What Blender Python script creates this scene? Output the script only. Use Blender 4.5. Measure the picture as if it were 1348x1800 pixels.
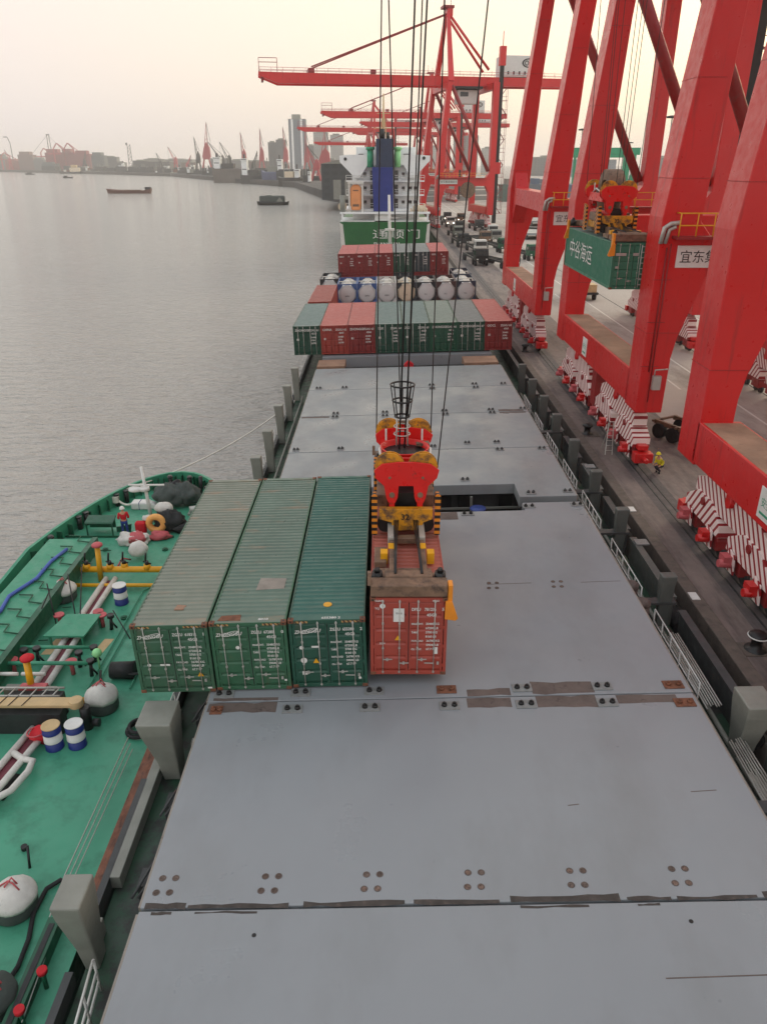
import bpy, math, random
from mathutils import Matrix, Vector, Euler, noise as mnoise
R = math.radians
for o in list(bpy.data.objects): bpy.data.objects.remove(o)
scene = bpy.context.scene
col = scene.collection

# ------------------------------------------------------------------ camera, sky, sun, exposure
cam = bpy.data.cameras.new('camera'); camo = bpy.data.objects.new('camera', cam); col.objects.link(camo)
cam.sensor_fit = 'VERTICAL'; cam.sensor_height = 24; cam.sensor_width = 24
cam.lens = 24 * 1340 / 1800
cam.clip_start = 0.3; cam.clip_end = 20000
PITCH = 24.547
camo.location = (0, 0, 22.5); camo.rotation_euler = (R(90 - PITCH), 0, 0)
scene.camera = camo
HAZE = 0.00019
SUN_EL, SUN_AZ = 14, 42          # azimuth clockwise from +Y (ahead, over the quay)
w = bpy.data.worlds.new('World'); scene.world = w; w.use_nodes = True
nt = w.node_tree; nt.nodes.clear()
def wn(t, **k):
    n = nt.nodes.new(t)
    for a, b in k.items(): setattr(n, a, b)
    return n
out = wn('ShaderNodeOutputWorld'); add = wn('ShaderNodeAddShader')
bg1 = wn('ShaderNodeBackground'); bg2 = wn('ShaderNodeBackground')
sky = wn('ShaderNodeTexSky', sky_type='NISHITA'); sky.sun_disc = False
sky.sun_elevation = R(SUN_EL); sky.sun_rotation = R(SUN_AZ); sky.dust_density = 6; sky.air_density = 1.5; sky.altitude = 0
bg1.inputs['Strength'].default_value = 0.05; sky.ozone_density = 3
nt.links.new(sky.outputs[0], bg1.inputs[0])
# a bright evening haze layer over the whole dome, warmer towards the zenith and the sun
tc = wn('ShaderNodeTexCoord'); sep = wn('ShaderNodeSeparateXYZ'); ramp = wn('ShaderNodeValToRGB')
nt.links.new(tc.outputs['Generated'], sep.inputs[0]); nt.links.new(sep.outputs['Z'], ramp.inputs[0])
cr = ramp.color_ramp
cr.elements[0].position = 0.0; cr.elements[0].color = (0.87, 0.79, 0.765, 1)
cr.elements[1].position = 1.0; cr.elements[1].color = (0.86, 0.92, 1.0, 1)
for p, c in ((0.06, (0.90, 0.81, 0.77, 1)), (0.17, (0.98, 0.84, 0.77, 1)), (0.35, (1.02, 0.95, 0.87, 1)), (0.6, (0.92, 0.94, 0.97, 1))):
    e = cr.elements.new(p); e.color = c
dot = wn('ShaderNodeVectorMath', operation='DOT_PRODUCT'); dot.inputs[1].default_value = (math.sin(R(SUN_AZ)), math.cos(R(SUN_AZ)), 0.25)
nt.links.new(tc.outputs['Generated'], dot.inputs[0])
mr = wn('ShaderNodeMapRange'); mr.inputs['From Min'].default_value = 0.45; mr.inputs['From Max'].default_value = 1.0
nt.links.new(dot.outputs['Value'], mr.inputs['Value'])
mx = wn('ShaderNodeMix', data_type='RGBA', blend_type='MULTIPLY'); mx.inputs['B'].default_value = (1.09, 1.045, 0.85, 1)
nt.links.new(mr.outputs[0], mx.inputs['Factor']); nt.links.new(ramp.outputs[0], mx.inputs['A'])
nt.links.new(mx.outputs['Result'], bg2.inputs[0]); bg2.inputs['Strength'].default_value = 1.02
nt.links.new(bg1.outputs[0], add.inputs[0]); nt.links.new(bg2.outputs[0], add.inputs[1]); nt.links.new(add.outputs[0], out.inputs[0])
sun = bpy.data.lights.new('sun', 'SUN'); suno = bpy.data.objects.new('sun', sun); col.objects.link(suno)
sun.energy = 0.8; sun.angle = R(12); sun.color = (1.0, 0.86, 0.68)
sd = Vector((math.sin(R(SUN_AZ)) * math.cos(R(SUN_EL + 14)), math.cos(R(SUN_AZ)) * math.cos(R(SUN_EL + 14)), math.sin(R(SUN_EL + 14))))
suno.rotation_euler = (-sd).to_track_quat('-Z', 'Y').to_euler()
suno.location = (60, 60, 80)
vs = scene.view_settings; vs.view_transform = 'Standard'; vs.look = 'None'; vs.exposure = 0.0; vs.gamma = 1.0
scene.cycles.max_bounces = 6; scene.cycles.volume_bounces = 1; scene.cycles.diffuse_bounces = 3

# ------------------------------------------------------------------ materials
def S(r, g, b):
    f = lambda v: ((v / 255 + .055) / 1.055) ** 2.4 if v > 10 else v / 255 / 12.92
    return (f(r), f(g), f(b))
def base_mat(name):
    m = bpy.data.materials.new(name); m.use_nodes = True
    n = m.node_tree; b = n.nodes['Principled BSDF']
    return m, n, b
def mul(c, k): return tuple(min(1, v * k) for v in c[:3]) + (1,)
def N(n, t, **k):
    x = n.nodes.new(t)
    for a, v in k.items(): setattr(x, a, v)
    return x
def coords(n):
    return N(n, 'ShaderNodeTexCoord').outputs['Object']
def noise_fac(n, vec, scale, detail=4, stretch=None, rough=.6):
    if stretch:
        mp = N(n, 'ShaderNodeMapping'); mp.inputs['Scale'].default_value = stretch
        n.links.new(vec, mp.inputs[0]); vec = mp.outputs[0]
    t = N(n, 'ShaderNodeTexNoise'); t.inputs['Scale'].default_value = scale; t.inputs['Detail'].default_value = detail; t.inputs['Roughness'].default_value = rough
    n.links.new(vec, t.inputs['Vector']); return t.outputs['Fac']
def ramp2(n, fac, a, b):
    m = N(n, 'ShaderNodeMapRange'); m.inputs['From Min'].default_value = a; m.inputs['From Max'].default_value = b
    n.links.new(fac, m.inputs[0]); return m.outputs[0]
def mixc(n, fac, a, b):
    m = N(n, 'ShaderNodeMix', data_type='RGBA')
    n.links.new(fac, m.inputs['Factor'])
    for s, v in (('A', a), ('B', b)):
        if isinstance(v, tuple): m.inputs[s].default_value = v if len(v) == 4 else v + (1,)
        else: n.links.new(v, m.inputs[s])
    return m.outputs['Result']
def paint(name, c, rough=.45, var=.14, scale=.8, dirt=None, dlo=.58, dhi=.72, dscale=1.6, bump=0.0, metal=0, stretch=None, spec=.5, dstretch=None, bscale=12, rscale=2.3, rvar=.11):
    m, n, b = base_mat(name); v = coords(n)
    f = noise_fac(n, v, scale, 5, stretch)
    cc = mixc(n, ramp2(n, f, .3, .7), mul(c, 1 - var), mul(c, 1 + var))
    if dirt is not None:
        d = noise_fac(n, v, dscale, 8, dstretch, .7)
        cc = mixc(n, ramp2(n, d, dlo, dhi), cc, dirt[:3] + (1,))
    n.links.new(cc, b.inputs['Base Color'])
    rf = noise_fac(n, v, rscale, 5)
    mr = N(n, 'ShaderNodeMapRange'); mr.inputs['To Min'].default_value = max(.03, rough - rvar * 2.2); mr.inputs['To Max'].default_value = min(1, rough + rvar * 2.2); mr.inputs['From Min'].default_value = .2; mr.inputs['From Max'].default_value = .8
    n.links.new(rf, mr.inputs[0]); n.links.new(mr.outputs[0], b.inputs['Roughness'])
    b.inputs['Metallic'].default_value = metal; b.inputs['Specular IOR Level'].default_value = spec
    if bump:
        bp = N(n, 'ShaderNodeBump'); bp.inputs['Strength'].default_value = bump; bp.inputs['Distance'].default_value = .02
        n.links.new(noise_fac(n, v, bscale, 4), bp.inputs['Height']); n.links.new(bp.outputs[0], b.inputs['Normal'])
    return m
def stripes(name, c1, c2, direction, per, duty=.5, rough=.5):
    m, n, b = base_mat(name); v = coords(n)
    d = N(n, 'ShaderNodeVectorMath', operation='DOT_PRODUCT'); d.inputs[1].default_value = tuple(x / per for x in direction); n.links.new(v, d.inputs[0])
    fr = N(n, 'ShaderNodeMath', operation='FRACT'); n.links.new(d.outputs['Value'], fr.inputs[0])
    gt = N(n, 'ShaderNodeMath', operation='GREATER_THAN'); gt.inputs[1].default_value = duty; n.links.new(fr.outputs[0], gt.inputs[0])
    cc = mixc(n, gt.outputs[0], c1 + (1,), c2 + (1,))
    f = noise_fac(n, v, 3, 6); cc = mixc(n, ramp2(n, f, .64, .85), cc, mul(c2, .8))
    n.links.new(cc, b.inputs['Base Color']); b.inputs['Roughness'].default_value = rough
    return m
def facade(name, c, win, fh=3.3, fw=3.0, wz=.45, wx=.35):
    m, n, b = base_mat(name); v = coords(n)
    sp = N(n, 'ShaderNodeSeparateXYZ'); n.links.new(v, sp.inputs[0])
    def band(sock, per, duty):
        a = N(n, 'ShaderNodeMath', operation='DIVIDE'); a.inputs[1].default_value = per; n.links.new(sock, a.inputs[0])
        f = N(n, 'ShaderNodeMath', operation='FRACT'); n.links.new(a.outputs[0], f.inputs[0])
        g = N(n, 'ShaderNodeMath', operation='GREATER_THAN'); g.inputs[1].default_value = duty; n.links.new(f.outputs[0], g.inputs[0]); return g.outputs[0]
    ad = N(n, 'ShaderNodeMath', operation='ADD'); n.links.new(sp.outputs[0], ad.inputs[0]); n.links.new(sp.outputs[1], ad.inputs[1])
    mm = N(n, 'ShaderNodeMath', operation='MULTIPLY'); n.links.new(band(sp.outputs[2], fh, wz), mm.inputs[0]); n.links.new(band(ad.outputs[0], fw, wx), mm.inputs[1])
    n.links.new(mixc(n, mm.outputs[0], c + (1,), win + (1,)), b.inputs['Base Color']); b.inputs['Roughness'].default_value = .7
    return m

M = {}
RUST = S(112, 66, 46); GRIME = S(88, 78, 68)
M['red'] = paint('crane_red_paint', (.60, .009, .009), .40, .07, .25, S(120, 34, 30), .56, .82, 1.1, spec=.5, dstretch=(2, 2, .14))
M['red'].node_tree.nodes['Principled BSDF'].inputs['Coat Weight'].default_value = .22; M['red'].node_tree.nodes['Principled BSDF'].inputs['Coat Roughness'].default_value = .22
M['red'].node_tree.nodes['Principled BSDF'].inputs['Coat IOR'].default_value = 1.6
M['bank'] = paint('dark_bank', S(60, 57, 55), .9, .3, .02)
M['red_dark'] = paint('dark_red_paint', S(140, 34, 34), .45, .15, 1, GRIME, .55, .8, 2)
M['dust_top'] = paint('dusty_beam_top', S(150, 118, 96), .85, .25, .7, S(60, 50, 44), .62, .74, 1.3)
M['hatch'] = paint('grey_hatch_paint', S(137, 141, 144), .42, .025, .5, S(128, 131, 132), .50, .78, .35, spec=.5, bump=.07, bscale=1.0, rscale=.45, rvar=.14, dstretch=(1, .45, 1))
M['hatch2'] = paint('pale_grey_hatch_paint', S(135, 140, 141), .42, .04, .5, S(120, 122, 122), .52, .80, .35, bump=.07, bscale=1.0, rscale=.45, rvar=.14, dstretch=(1, .45, 1))
M['plate'] = paint('grey_fitting_paint', S(128, 130, 128), .5, .12, 6, S(100, 84, 70), .55, .75, 9)
M['hatch_edge'] = paint('lit_rim_tan_and_rust', S(140, 132, 122), .6, .2, 2, RUST, .6, .8, 3)  # tan holds the light caught by the plate edge; the rust is real
M['joint'] = paint('joint_bitumen', S(66, 60, 56), .85, .3, 3, S(90, 80, 74), .55, .7, 6)
M['worn'] = paint('worn_primer_strip', S(98, 86, 80), .8, .18, 1.5, S(66, 56, 52), .55, .7, 4)
M['rust'] = paint('rust', S(118, 74, 52), .85, .3, 4, S(70, 48, 38), .5, .7, 7)
M['dark'] = paint('dark_steel', S(44, 46, 46), .55, .2, 2, S(70, 60, 54), .6, .8, 3)
M['black'] = paint('black_steel', S(22, 22, 22), .45, .2, 2)
M['rubber'] = paint('black_rubber', S(28, 28, 29), .8, .2, 3)
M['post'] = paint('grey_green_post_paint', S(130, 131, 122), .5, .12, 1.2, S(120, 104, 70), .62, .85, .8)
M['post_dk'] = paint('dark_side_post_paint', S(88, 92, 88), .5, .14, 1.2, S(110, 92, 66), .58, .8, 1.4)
M['coaming'] = paint('dark_coaming_paint', S(62, 64, 64), .55, .2, 1, RUST, .62, .8, 2)
M['shipdeck'] = paint('ship_deck_paint', S(38, 72, 52), .5, .2, 1, S(40, 40, 38), .48, .6, 1)
M['hull'] = paint('ship_hull_paint', S(40, 60, 52), .5, .2, .5, S(60, 50, 44), .6, .8, 1)
M['white'] = paint('white_paint', S(215, 214, 208), .5, .06, 2, S(160, 150, 135), .6, .85, 3)
M['offwhite'] = paint('off_white_canvas', S(205, 202, 194), .85, .1, 4, S(130, 130, 130), .6, .8, 5, bump=.5)
M['galv'] = paint('galvanised_steel', S(178, 176, 168), .4, .1, 3, metal=.3)
M['rope'] = paint('wire_rope', S(34, 30, 28), .6, .2, 3)
M['hawser'] = paint('white_hawser', S(215, 212, 200), .9, .1, 5)
M['deckgreen'] = paint('green_deck_paint', S(70, 148, 118), .46, .09, .35, S(52, 118, 92), .50, .72, .8, spec=.4, bump=.15, bscale=6)
M['green_dk'] = paint('dark_green_paint', S(18, 82, 56), .45, .15, 1, S(26, 58, 44), .55, .75, 1.5)
M['green_lt'] = paint('light_green_paint', S(60, 142, 110), .5, .1, 1, S(44, 104, 84), .55, .75, 1)
M['yellow'] = paint('yellow_paint', S(222, 160, 20), .45, .1, 2, S(150, 110, 50), .6, .8, 3)
M['orange'] = paint('orange_paint', S(228, 140, 30), .5, .1, 2)
M['sp_yellow'] = paint('grimy_yellow_paint', S(208, 142, 20), .5, .15, 2, S(92, 66, 46), .46, .62, 2.4)
M['sp_red'] = paint('glossy_red_paint', (.68, .013, .010), .36, .08, 1, S(96, 44, 34), .58, .72, 2.6, spec=.5)
M['sp_grime'] = paint('greasy_brown_steel', S(122, 96, 76), .6, .3, 2, S(60, 48, 42), .5, .68, 3)
M['sp_stripe'] = stripes('orange_black_hazard', S(214, 130, 30), S(34, 26, 22), (0, 1, 1.4), .34, .5)
M['rw_stripe'] = stripes('red_white_hazard', S(238, 220, 214), S(150, 34, 40), (0, 1, .75), .48, .62)
M['rw_stripe2'] = stripes('red_white_hazard_back', S(238, 220, 214), S(150, 34, 40), (0, -1, .75), .48, .62)
M['brown_red'] = paint('brick_red_container_paint', S(158, 62, 48), .5, .1, 1.2, S(122, 58, 46), .55, .75, 1.5)
M['blue'] = paint('blue_paint', S(30, 48, 120), .5, .1, 1)
M['blue_hose'] = paint('blue_hose', S(60, 90, 170), .6)
M['maroon'] = paint('maroon_deck_strip', S(110, 50, 60), .7, .2, 2)
M['tan'] = paint('tan_board', S(196, 168, 124), .7, .12, 2)
M['pinkred'] = paint('faded_red_paint', S(186, 84, 88), .6, .15, 3)
M['tarp'] = paint('dark_tarpaulin', S(70, 78, 74), .8, .2, 3, bump=.8, bscale=5)
M['tarp_bk'] = paint('black_tarpaulin', S(26, 28, 28), .7, .2, 3, bump=.8, bscale=5)
M['skin'] = paint('skin', S(190, 140, 110), .6)
M['redcloth'] = paint('red_cloth', S(190, 20, 34), .85, .12, 9)
M['bluecloth'] = paint('blue_cloth', S(34, 56, 120), .85, .12, 9)
M['hivis'] = paint('hivis_yellow_cloth', S(214, 200, 40), .8, .1, 9)
M['darkcloth'] = paint('dark_cloth', S(40, 42, 52), .85, .12, 9)
M['glass'] = paint('dark_glass', S(30, 36, 40), .15, .1, 1, spec=.8)
M['tank'] = paint('pale_tank_shell', S(204, 204, 200), .45, .06, 1, S(150, 146, 140), .6, .8, 2)
M['cream'] = paint('cream_tank_shell', S(214, 196, 168), .5, .06, 1)
M['lifeboat'] = paint('orange_lifeboat', S(226, 150, 96), .5, .1, .6)
M['mint'] = paint('mint_paint', S(150, 220, 150), .5, .08, 1)
M['conc'] = paint('yard_concrete', S(166, 156, 146), .8, .12, .06, S(122, 112, 104), .50, .70, .14, bump=.2, dstretch=(1.6, .5, 1))
M['apron'] = paint('apron_asphalt', S(116, 104, 98), .7, .16, .35, S(78, 70, 68), .48, .66, .5, dstretch=(2, .25, 1), bump=.3)
M['railband'] = paint('rail_trench_asphalt', S(84, 78, 77), .7, .12, .4, S(64, 60, 60), .5, .7, .8, dstretch=(3, .3, 1))
M['kerb'] = paint('quay_kerb', S(96, 86, 78), .8, .2, 1.2, S(70, 64, 60), .5, .7, 2)
M['line'] = paint('road_marking', S(205, 200, 190), .7, .08, 2)
M['land'] = paint('far_land', S(90, 86, 80), .9, .2, .01)
M['hazewhite'] = paint('ship_house_white', S(232, 234, 232), .5, .05, .3, S(180, 176, 168), .6, .8, .8)

# water
m, n, b = base_mat('river_water'); v = coords(n)
b.inputs['Base Color'].default_value = (.37, .355, .325, 1); b.inputs['Roughness'].default_value = .10; b.inputs['IOR'].default_value = 1.33
f1 = noise_fac(n, v, .30, 4, (1, 2.6, 1), .58); f2 = noise_fac(n, v, 1.9, 4, (1, 2.0, 1), .6); f3 = noise_fac(n, v, .02, 3, (1, 2, 1))
bp = N(n, 'ShaderNodeBump'); bp.inputs['Strength'].default_value = 1.0; bp.inputs['Distance'].default_value = 1.2; n.links.new(f1, bp.inputs['Height'])
bp2 = N(n, 'ShaderNodeBump'); bp2.inputs['Strength'].default_value = 1.0; bp2.inputs['Distance'].default_value = .16; n.links.new(f2, bp2.inputs['Height']); n.links.new(bp.outputs[0], bp2.inputs['Normal'])
bp3 = N(n, 'ShaderNodeBump'); bp3.inputs['Strength'].default_value = 1.0; bp3.inputs['Distance'].default_value = 1.2; n.links.new(f3, bp3.inputs['Height']); n.links.new(bp2.outputs[0], bp3.inputs['Normal'])
n.links.new(bp3.outputs[0], b.inputs['Normal'])
M['water'] = m
M['notice'] = M['green_lt']

# ------------------------------------------------------------------ mesh building
LOC = {}
HX, HZ, HA = 2.0, 6.9, R(1.5)          # the loading ship lists 1.5 degrees towards the river
HEEL = Matrix.Translation((HX, 0, HZ)) @ Matrix(((math.cos(HA), 0, -math.sin(HA), 0), (0, 1, 0, 0), (math.sin(HA), 0, math.cos(HA), 0), (0, 0, 0, 1))) @ Matrix.Translation((-HX, 0, -HZ))
I4 = Matrix.Identity(4)
class MB:
    def __init__(s): s.v = []; s.f = []; s.mi = []; s.sm = []; s.cur = 0
    def face(s, idx, sm=False): s.f.append(idx); s.mi.append(s.cur); s.sm.append(sm)
    def hexa(s, P):
        b = len(s.v); s.v += [tuple(p) for p in P]
        for q in ((0, 3, 2, 1), (4, 5, 6, 7), (0, 1, 5, 4), (1, 2, 6, 5), (2, 3, 7, 6), (3, 0, 4, 7)): s.face([b + i for i in q])
        return s
    def box(s, x0, x1, y0, y1, z0, z1):
        return s.hexa([(x0, y0, z0), (x1, y0, z0), (x1, y1, z0), (x0, y1, z0), (x0, y0, z1), (x1, y0, z1), (x1, y1, z1), (x0, y1, z1)])
    def beam(s, p0, p1, w, h=None, w1=None, h1=None, up=(0, 0, 1)):
        h = w if h is None else h; w1 = w if w1 is None else w1; h1 = h if h1 is None else h1
        p0 = Vector(p0); p1 = Vector(p1); d = (p1 - p0).normalized(); u = Vector(up)
        if abs(d.dot(u)) > .98: u = Vector((0, 1, 0))
        a = d.cross(u).normalized(); u = a.cross(d).normalized()
        P = []
        for p, ww, hh in ((p0, w, h), (p1, w1, h1)):
            P += [p - a * ww / 2 - u * hh / 2, p + a * ww / 2 - u * hh / 2, p + a * ww / 2 + u * hh / 2, p - a * ww / 2 + u * hh / 2]
        return s.hexa(P)
    def cyl(s, p0, p1, r0, r1=None, n=12, cap=True):
        r1 = r0 if r1 is None else r1
        p0 = Vector(p0); p1 = Vector(p1); d = (p1 - p0).normalized(); u = Vector((0, 0, 1))
        if abs(d.dot(u)) > .98: u = Vector((0, 1, 0))
        a = d.cross(u).normalized(); u = a.cross(d)
        b = len(s.v)
        for p, r in ((p0, r0), (p1, r1)):
            for i in range(n):
                t = 2 * math.pi * i / n; s.v.append(tuple(p + (a * math.cos(t) + u * math.sin(t)) * r))
        for i in range(n):
            j = (i + 1) % n; s.face([b + i, b + j, b + n + j, b + n + i], True)
        if cap: s.face([b + i for i in range(n)][::-1]); s.face([b + n + i for i in range(n)])
        return s
    def tube(s, pts, r, n=6):
        pts = [Vector(p) for p in pts]; b = len(s.v); prev = None
        for k, p in enumerate(pts):
            d = (pts[min(k + 1, len(pts) - 1)] - pts[max(k - 1, 0)]).normalized()
            if prev is None:
                u = Vector((0, 0, 1)) if abs(d.z) < .9 else Vector((0, 1, 0))
                a = d.cross(u).normalized()
            else: a = (prev - d * prev.dot(d)).normalized()
            prev = a; c = d.cross(a)
            for i in range(n):
                t = 2 * math.pi * i / n; s.v.append(tuple(p + (a * math.cos(t) + c * math.sin(t)) * r))
        for k in range(len(pts) - 1):
            for i in range(n):
                j = (i + 1) % n; s.face([b + k * n + i, b + k * n + j, b + (k + 1) * n + j, b + (k + 1) * n + i], True)
        s.face([b + i for i in range(n)][::-1]); e = b + (len(pts) - 1) * n; s.face([e + i for i in range(n)])
        return s
    def prism(s, poly, axis, a0, a1):
        def P(p, a): return {'x': (a, p[0], p[1]), 'y': (p[0], a, p[1]), 'z': (p[0], p[1], a)}[axis]
        b = len(s.v); n = len(poly)
        s.v += [P(p, a0) for p in poly] + [P(p, a1) for p in poly]
        s.face([b + i for i in range(n)][::-1]); s.face([b + n + i for i in range(n)])
        for i in range(n):
            j = (i + 1) % n; s.face([b + i, b + j, b + n + j, b + n + i])
        return s
    def lathe(s, prof, c, n=20, sy=1.0):
        b = len(s.v)
        for r, z in prof:
            for i in range(n):
                t = 2 * math.pi * i / n; s.v.append((c[0] + r * math.cos(t), c[1] + r * sy * math.sin(t), c[2] + z))
        for k in range(len(prof) - 1):
            for i in range(n):
                j = (i + 1) % n; s.face([b + k * n + i, b + k * n + j, b + (k + 1) * n + j, b + (k + 1) * n + i], True)
        s.face([b + i for i in range(n)][::-1]); e = b + (len(prof) - 1) * n; s.face([e + i for i in range(n)], True)
        return s
    def ring(s, c, r, t, n=24, m=8, ax='z'):
        b = len(s.v)
        for i in range(n):
            a = 2 * math.pi * i / n
            for j in range(m):
                q = 2 * math.pi * j / m; rr = r + t * math.cos(q); h = t * math.sin(q)
                x, y, z = rr * math.cos(a), rr * math.sin(a), h
                if ax == 'y': x, y, z = x, z, y
                if ax == 'x': x, y, z = z, x, y
                s.v.append((c[0] + x, c[1] + y, c[2] + z))
        for i in range(n):
            for j in range(m):
                s.face([b + i * m + j, b + ((i + 1) % n) * m + j, b + ((i + 1) % n) * m + (j + 1) % m, b + i * m + (j + 1) % m], True)
        return s
    def blob(s, c, r, seed=0, amp=.25, nu=20, nv=12, flat=True, fr=1.6):
        b = len(s.v)
        for k in range(nv + 1):
            ph = math.pi * k / nv - math.pi / 2
            for i in range(nu):
                t = 2 * math.pi * i / nu; d = Vector((math.cos(t) * math.cos(ph), math.sin(t) * math.cos(ph), math.sin(ph)))
                q = 1 + amp * mnoise.noise(d * fr + Vector((seed * 3.1, 0, 0))) + amp * .5 * mnoise.noise(d * fr * 2.7 + Vector((0, seed * 2.3, 0)))
                z = d.z * r[2] * q
                if flat: z = max(z, -r[2] * .45)
                s.v.append((c[0] + d.x * r[0] * q, c[1] + d.y * r[1] * q, c[2] + z))
        for k in range(nv):
            for i in range(nu):
                j = (i + 1) % nu; s.face([b + k * nu + i, b + k * nu + j, b + (k + 1) * nu + j, b + (k + 1) * nu + i], True)
        return s
    def text(s, t, size, org, xd=(1, 0, 0), yd=(0, 0, 1), sx=1.0, align='LEFT'):
        V, F, wd = text_geo(t)
        xd = Vector(xd) * size * sx; yd = Vector(yd) * size; org = Vector(org)
        off = -wd / 2 if align == 'CENTER' else 0
        b = len(s.v)
        for x, y in V: s.v.append(tuple(org + xd * (x + off) + yd * y))
        for f in F: s.face([b + i for i in f])
        return s
    def build(s, name, mats, parent=None, frame=I4, loc=None, bevel=0, label=None, smooth_angle=None):
        me = bpy.data.meshes.new(name)
        if parent is not None: T = LOC[parent.name]
        else:
            if loc is None:
                xs = [p[0] for p in s.v]; ys = [p[1] for p in s.v]; zs = [p[2] for p in s.v]
                loc = ((min(xs) + max(xs)) / 2, (min(ys) + max(ys)) / 2, min(zs))
            T = Matrix.Translation(loc)
        Ti = T.inverted()
        me.from_pydata([tuple(Ti @ Vector(p)) for p in s.v], [], s.f)
        if not isinstance(mats, (list, tuple)): mats = [mats]
        for mm in mats: me.materials.append(M[mm] if isinstance(mm, str) else mm)
        me.polygons.foreach_set('material_index', s.mi); me.polygons.foreach_set('use_smooth', s.sm)
        me.validate()
        o = bpy.data.objects.new(name, me); col.objects.link(o)
        if parent is not None:
            o.parent = parent; LOC[o.name] = T
        else:
            o.matrix_world = frame @ T; LOC[o.name] = T
        if bevel:
            bv = o.modifiers.new('bevel', 'BEVEL'); bv.width = bevel; bv.segments = 2; bv.limit_method = 'ANGLE'; bv.angle_limit = R(40)
        if label: o['label'] = label
        return o
_tc = {}
def text_geo(t):
    if t not in _tc:
        c = bpy.data.curves.new('t', 'FONT'); c.body = t; c.resolution_u = 2; c.offset = .022 if all(ord(q) < 300 for q in t) else 0
        o = bpy.data.objects.new('t', c); col.objects.link(o)
        dg = bpy.context.evaluated_depsgraph_get(); dg.update()
        me = bpy.data.meshes.new_from_object(o.evaluated_get(dg))
        V = [(v.co.x, v.co.y) for v in me.vertices]; F = [list(p.vertices) for p in me.polygons]
        bpy.data.objects.remove(o); bpy.data.curves.remove(c); bpy.data.meshes.remove(me)
        _tc[t] = (V, F, max((v[0] for v in V), default=0))
    return _tc[t]
def tag(o, label, cat, group=None, kind=None):
    if label: o['label'] = label
    if cat: o['category'] = cat
    if group: o['group'] = group
    if kind: o['kind'] = kind
    return o
def thing(name, label, cat, loc, group=None, frame=I4, rz=0):
    o = bpy.data.objects.new(name, None); col.objects.link(o); o.empty_display_size = .3
    T = Matrix.Translation(loc) @ Matrix.Rotation(rz, 4, 'Z'); o.matrix_world = frame @ T; LOC[o.name] = T
    return tag(o, label, cat, group)
def struct(o, name=None): o['kind'] = 'structure'; return o
def copy_tree(o, mw=None, parent=None, label=None):
    c = o.copy(); col.objects.link(c)
    if parent is not None: c.parent = parent
    elif mw is not None: c.matrix_world = mw
    LOC[c.name] = LOC.get(o.name, I4) if parent is not None or mw is None else mw
    if label: c['label'] = label
    for ch in [x for x in bpy.data.objects if x.parent == o]: copy_tree(ch, parent=c)
    return c

# ================================================================== SETTING
b = MB(); b.box(-4500, 13.2, -250, 6500, -0.5, 0.0)
b.v = [(x, y, z) for x, y, z in b.v]
wat = MB(); wat.v = [(-5000, -250, 0), (14.0, -250, 0), (14.0, 7000, 0), (-5000, 7000, 0)]; wat.face([0, 1, 2, 3])
o = wat.build('water', 'water', loc=(0, 0, 0)); o['kind'] = 'structure'
# quay ground: one sheet to the horizon on the land side, following the river bend
shore = [(13.2, -250), (13.2, 400), (-8, 462), (-38, 560), (-91, 857), (-185, 1061), (-420, 1646), (-799, 2133), (-1191, 2592), (-2300, 3500), (-5000, 5000)]
g = MB(); top = shore + [(-5000, 7000), (6000, 7000), (6000, -250)]
n0 = len(top)
g.v = [(x, y, 5.4) for x, y in top] + [(x, y, -1.0) for x, y in shore]
g.face(list(range(n0))[::-1])
for i in range(len(shore) - 1): g.face([i, i + 1, n0 + i + 1, n0 + i])
o = g.build('quay_ground', 'conc', loc=(0, 0, 0)); o['kind'] = 'structure'
def strip(name, x0, x1, y0, y1, z, mt):
    s = MB(); s.v = [(x0, y0, z), (x1, y0, z), (x1, y1, z), (x0, y1, z)]; s.face([0, 1, 2, 3])
    o = s.build(name, mt, loc=(x0, y0, z)); o['kind'] = 'structure'; return o
bk = MB()
for i in range(1, len(shore) - 1):
    (xa, ya), (xb, yb) = shore[i], shore[i + 1]; dx, dy = xb - xa, yb - ya; L_ = math.hypot(dx, dy); nx, ny = dy / L_ * 130, -dx / L_ * 130
    bk.prism([(xa - nx * .004, ya - ny * .004), (xa + nx, ya + ny + 40), (xb + nx, yb + ny), (xb - nx * .004, yb - ny * .004)], 'z', -.8, 5.42 + .004 * i)
o = bk.build('far_bank', 'bank', loc=(0, 0, 0)); o['kind'] = 'structure'
strip('apron_road', 13.75, 20.5, -40, 398, 5.404, 'apron')
strip('rail_trench', 14.95, 16.35, -40, 398, 5.408, 'railband')
k = MB(); k.box(13.15, 13.75, -40, 398, 4.6, 5.52)
struct(k.build('quay_kerb', 'kerb', bevel=.04))
k = MB()
for x in (15.45, 15.85): k.box(x - .04, x + .04, -40, 398, 5.40, 5.43)
k.box(31.0, 31.08, -40, 398, 5.40, 5.43)
struct(k.build('crane_rail', 'dark'))
k = MB()
for x, per, ln in ((24.7, 6, 3.2), (27.6, 400, 395), (38, 6, 3)):
    y = 20
    while y < 400: k.box(x - .09, x + .09, y, min(y + ln, 400), 5.405, 5.409); y += per
struct(k.build('lane_marking', 'line'))

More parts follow.
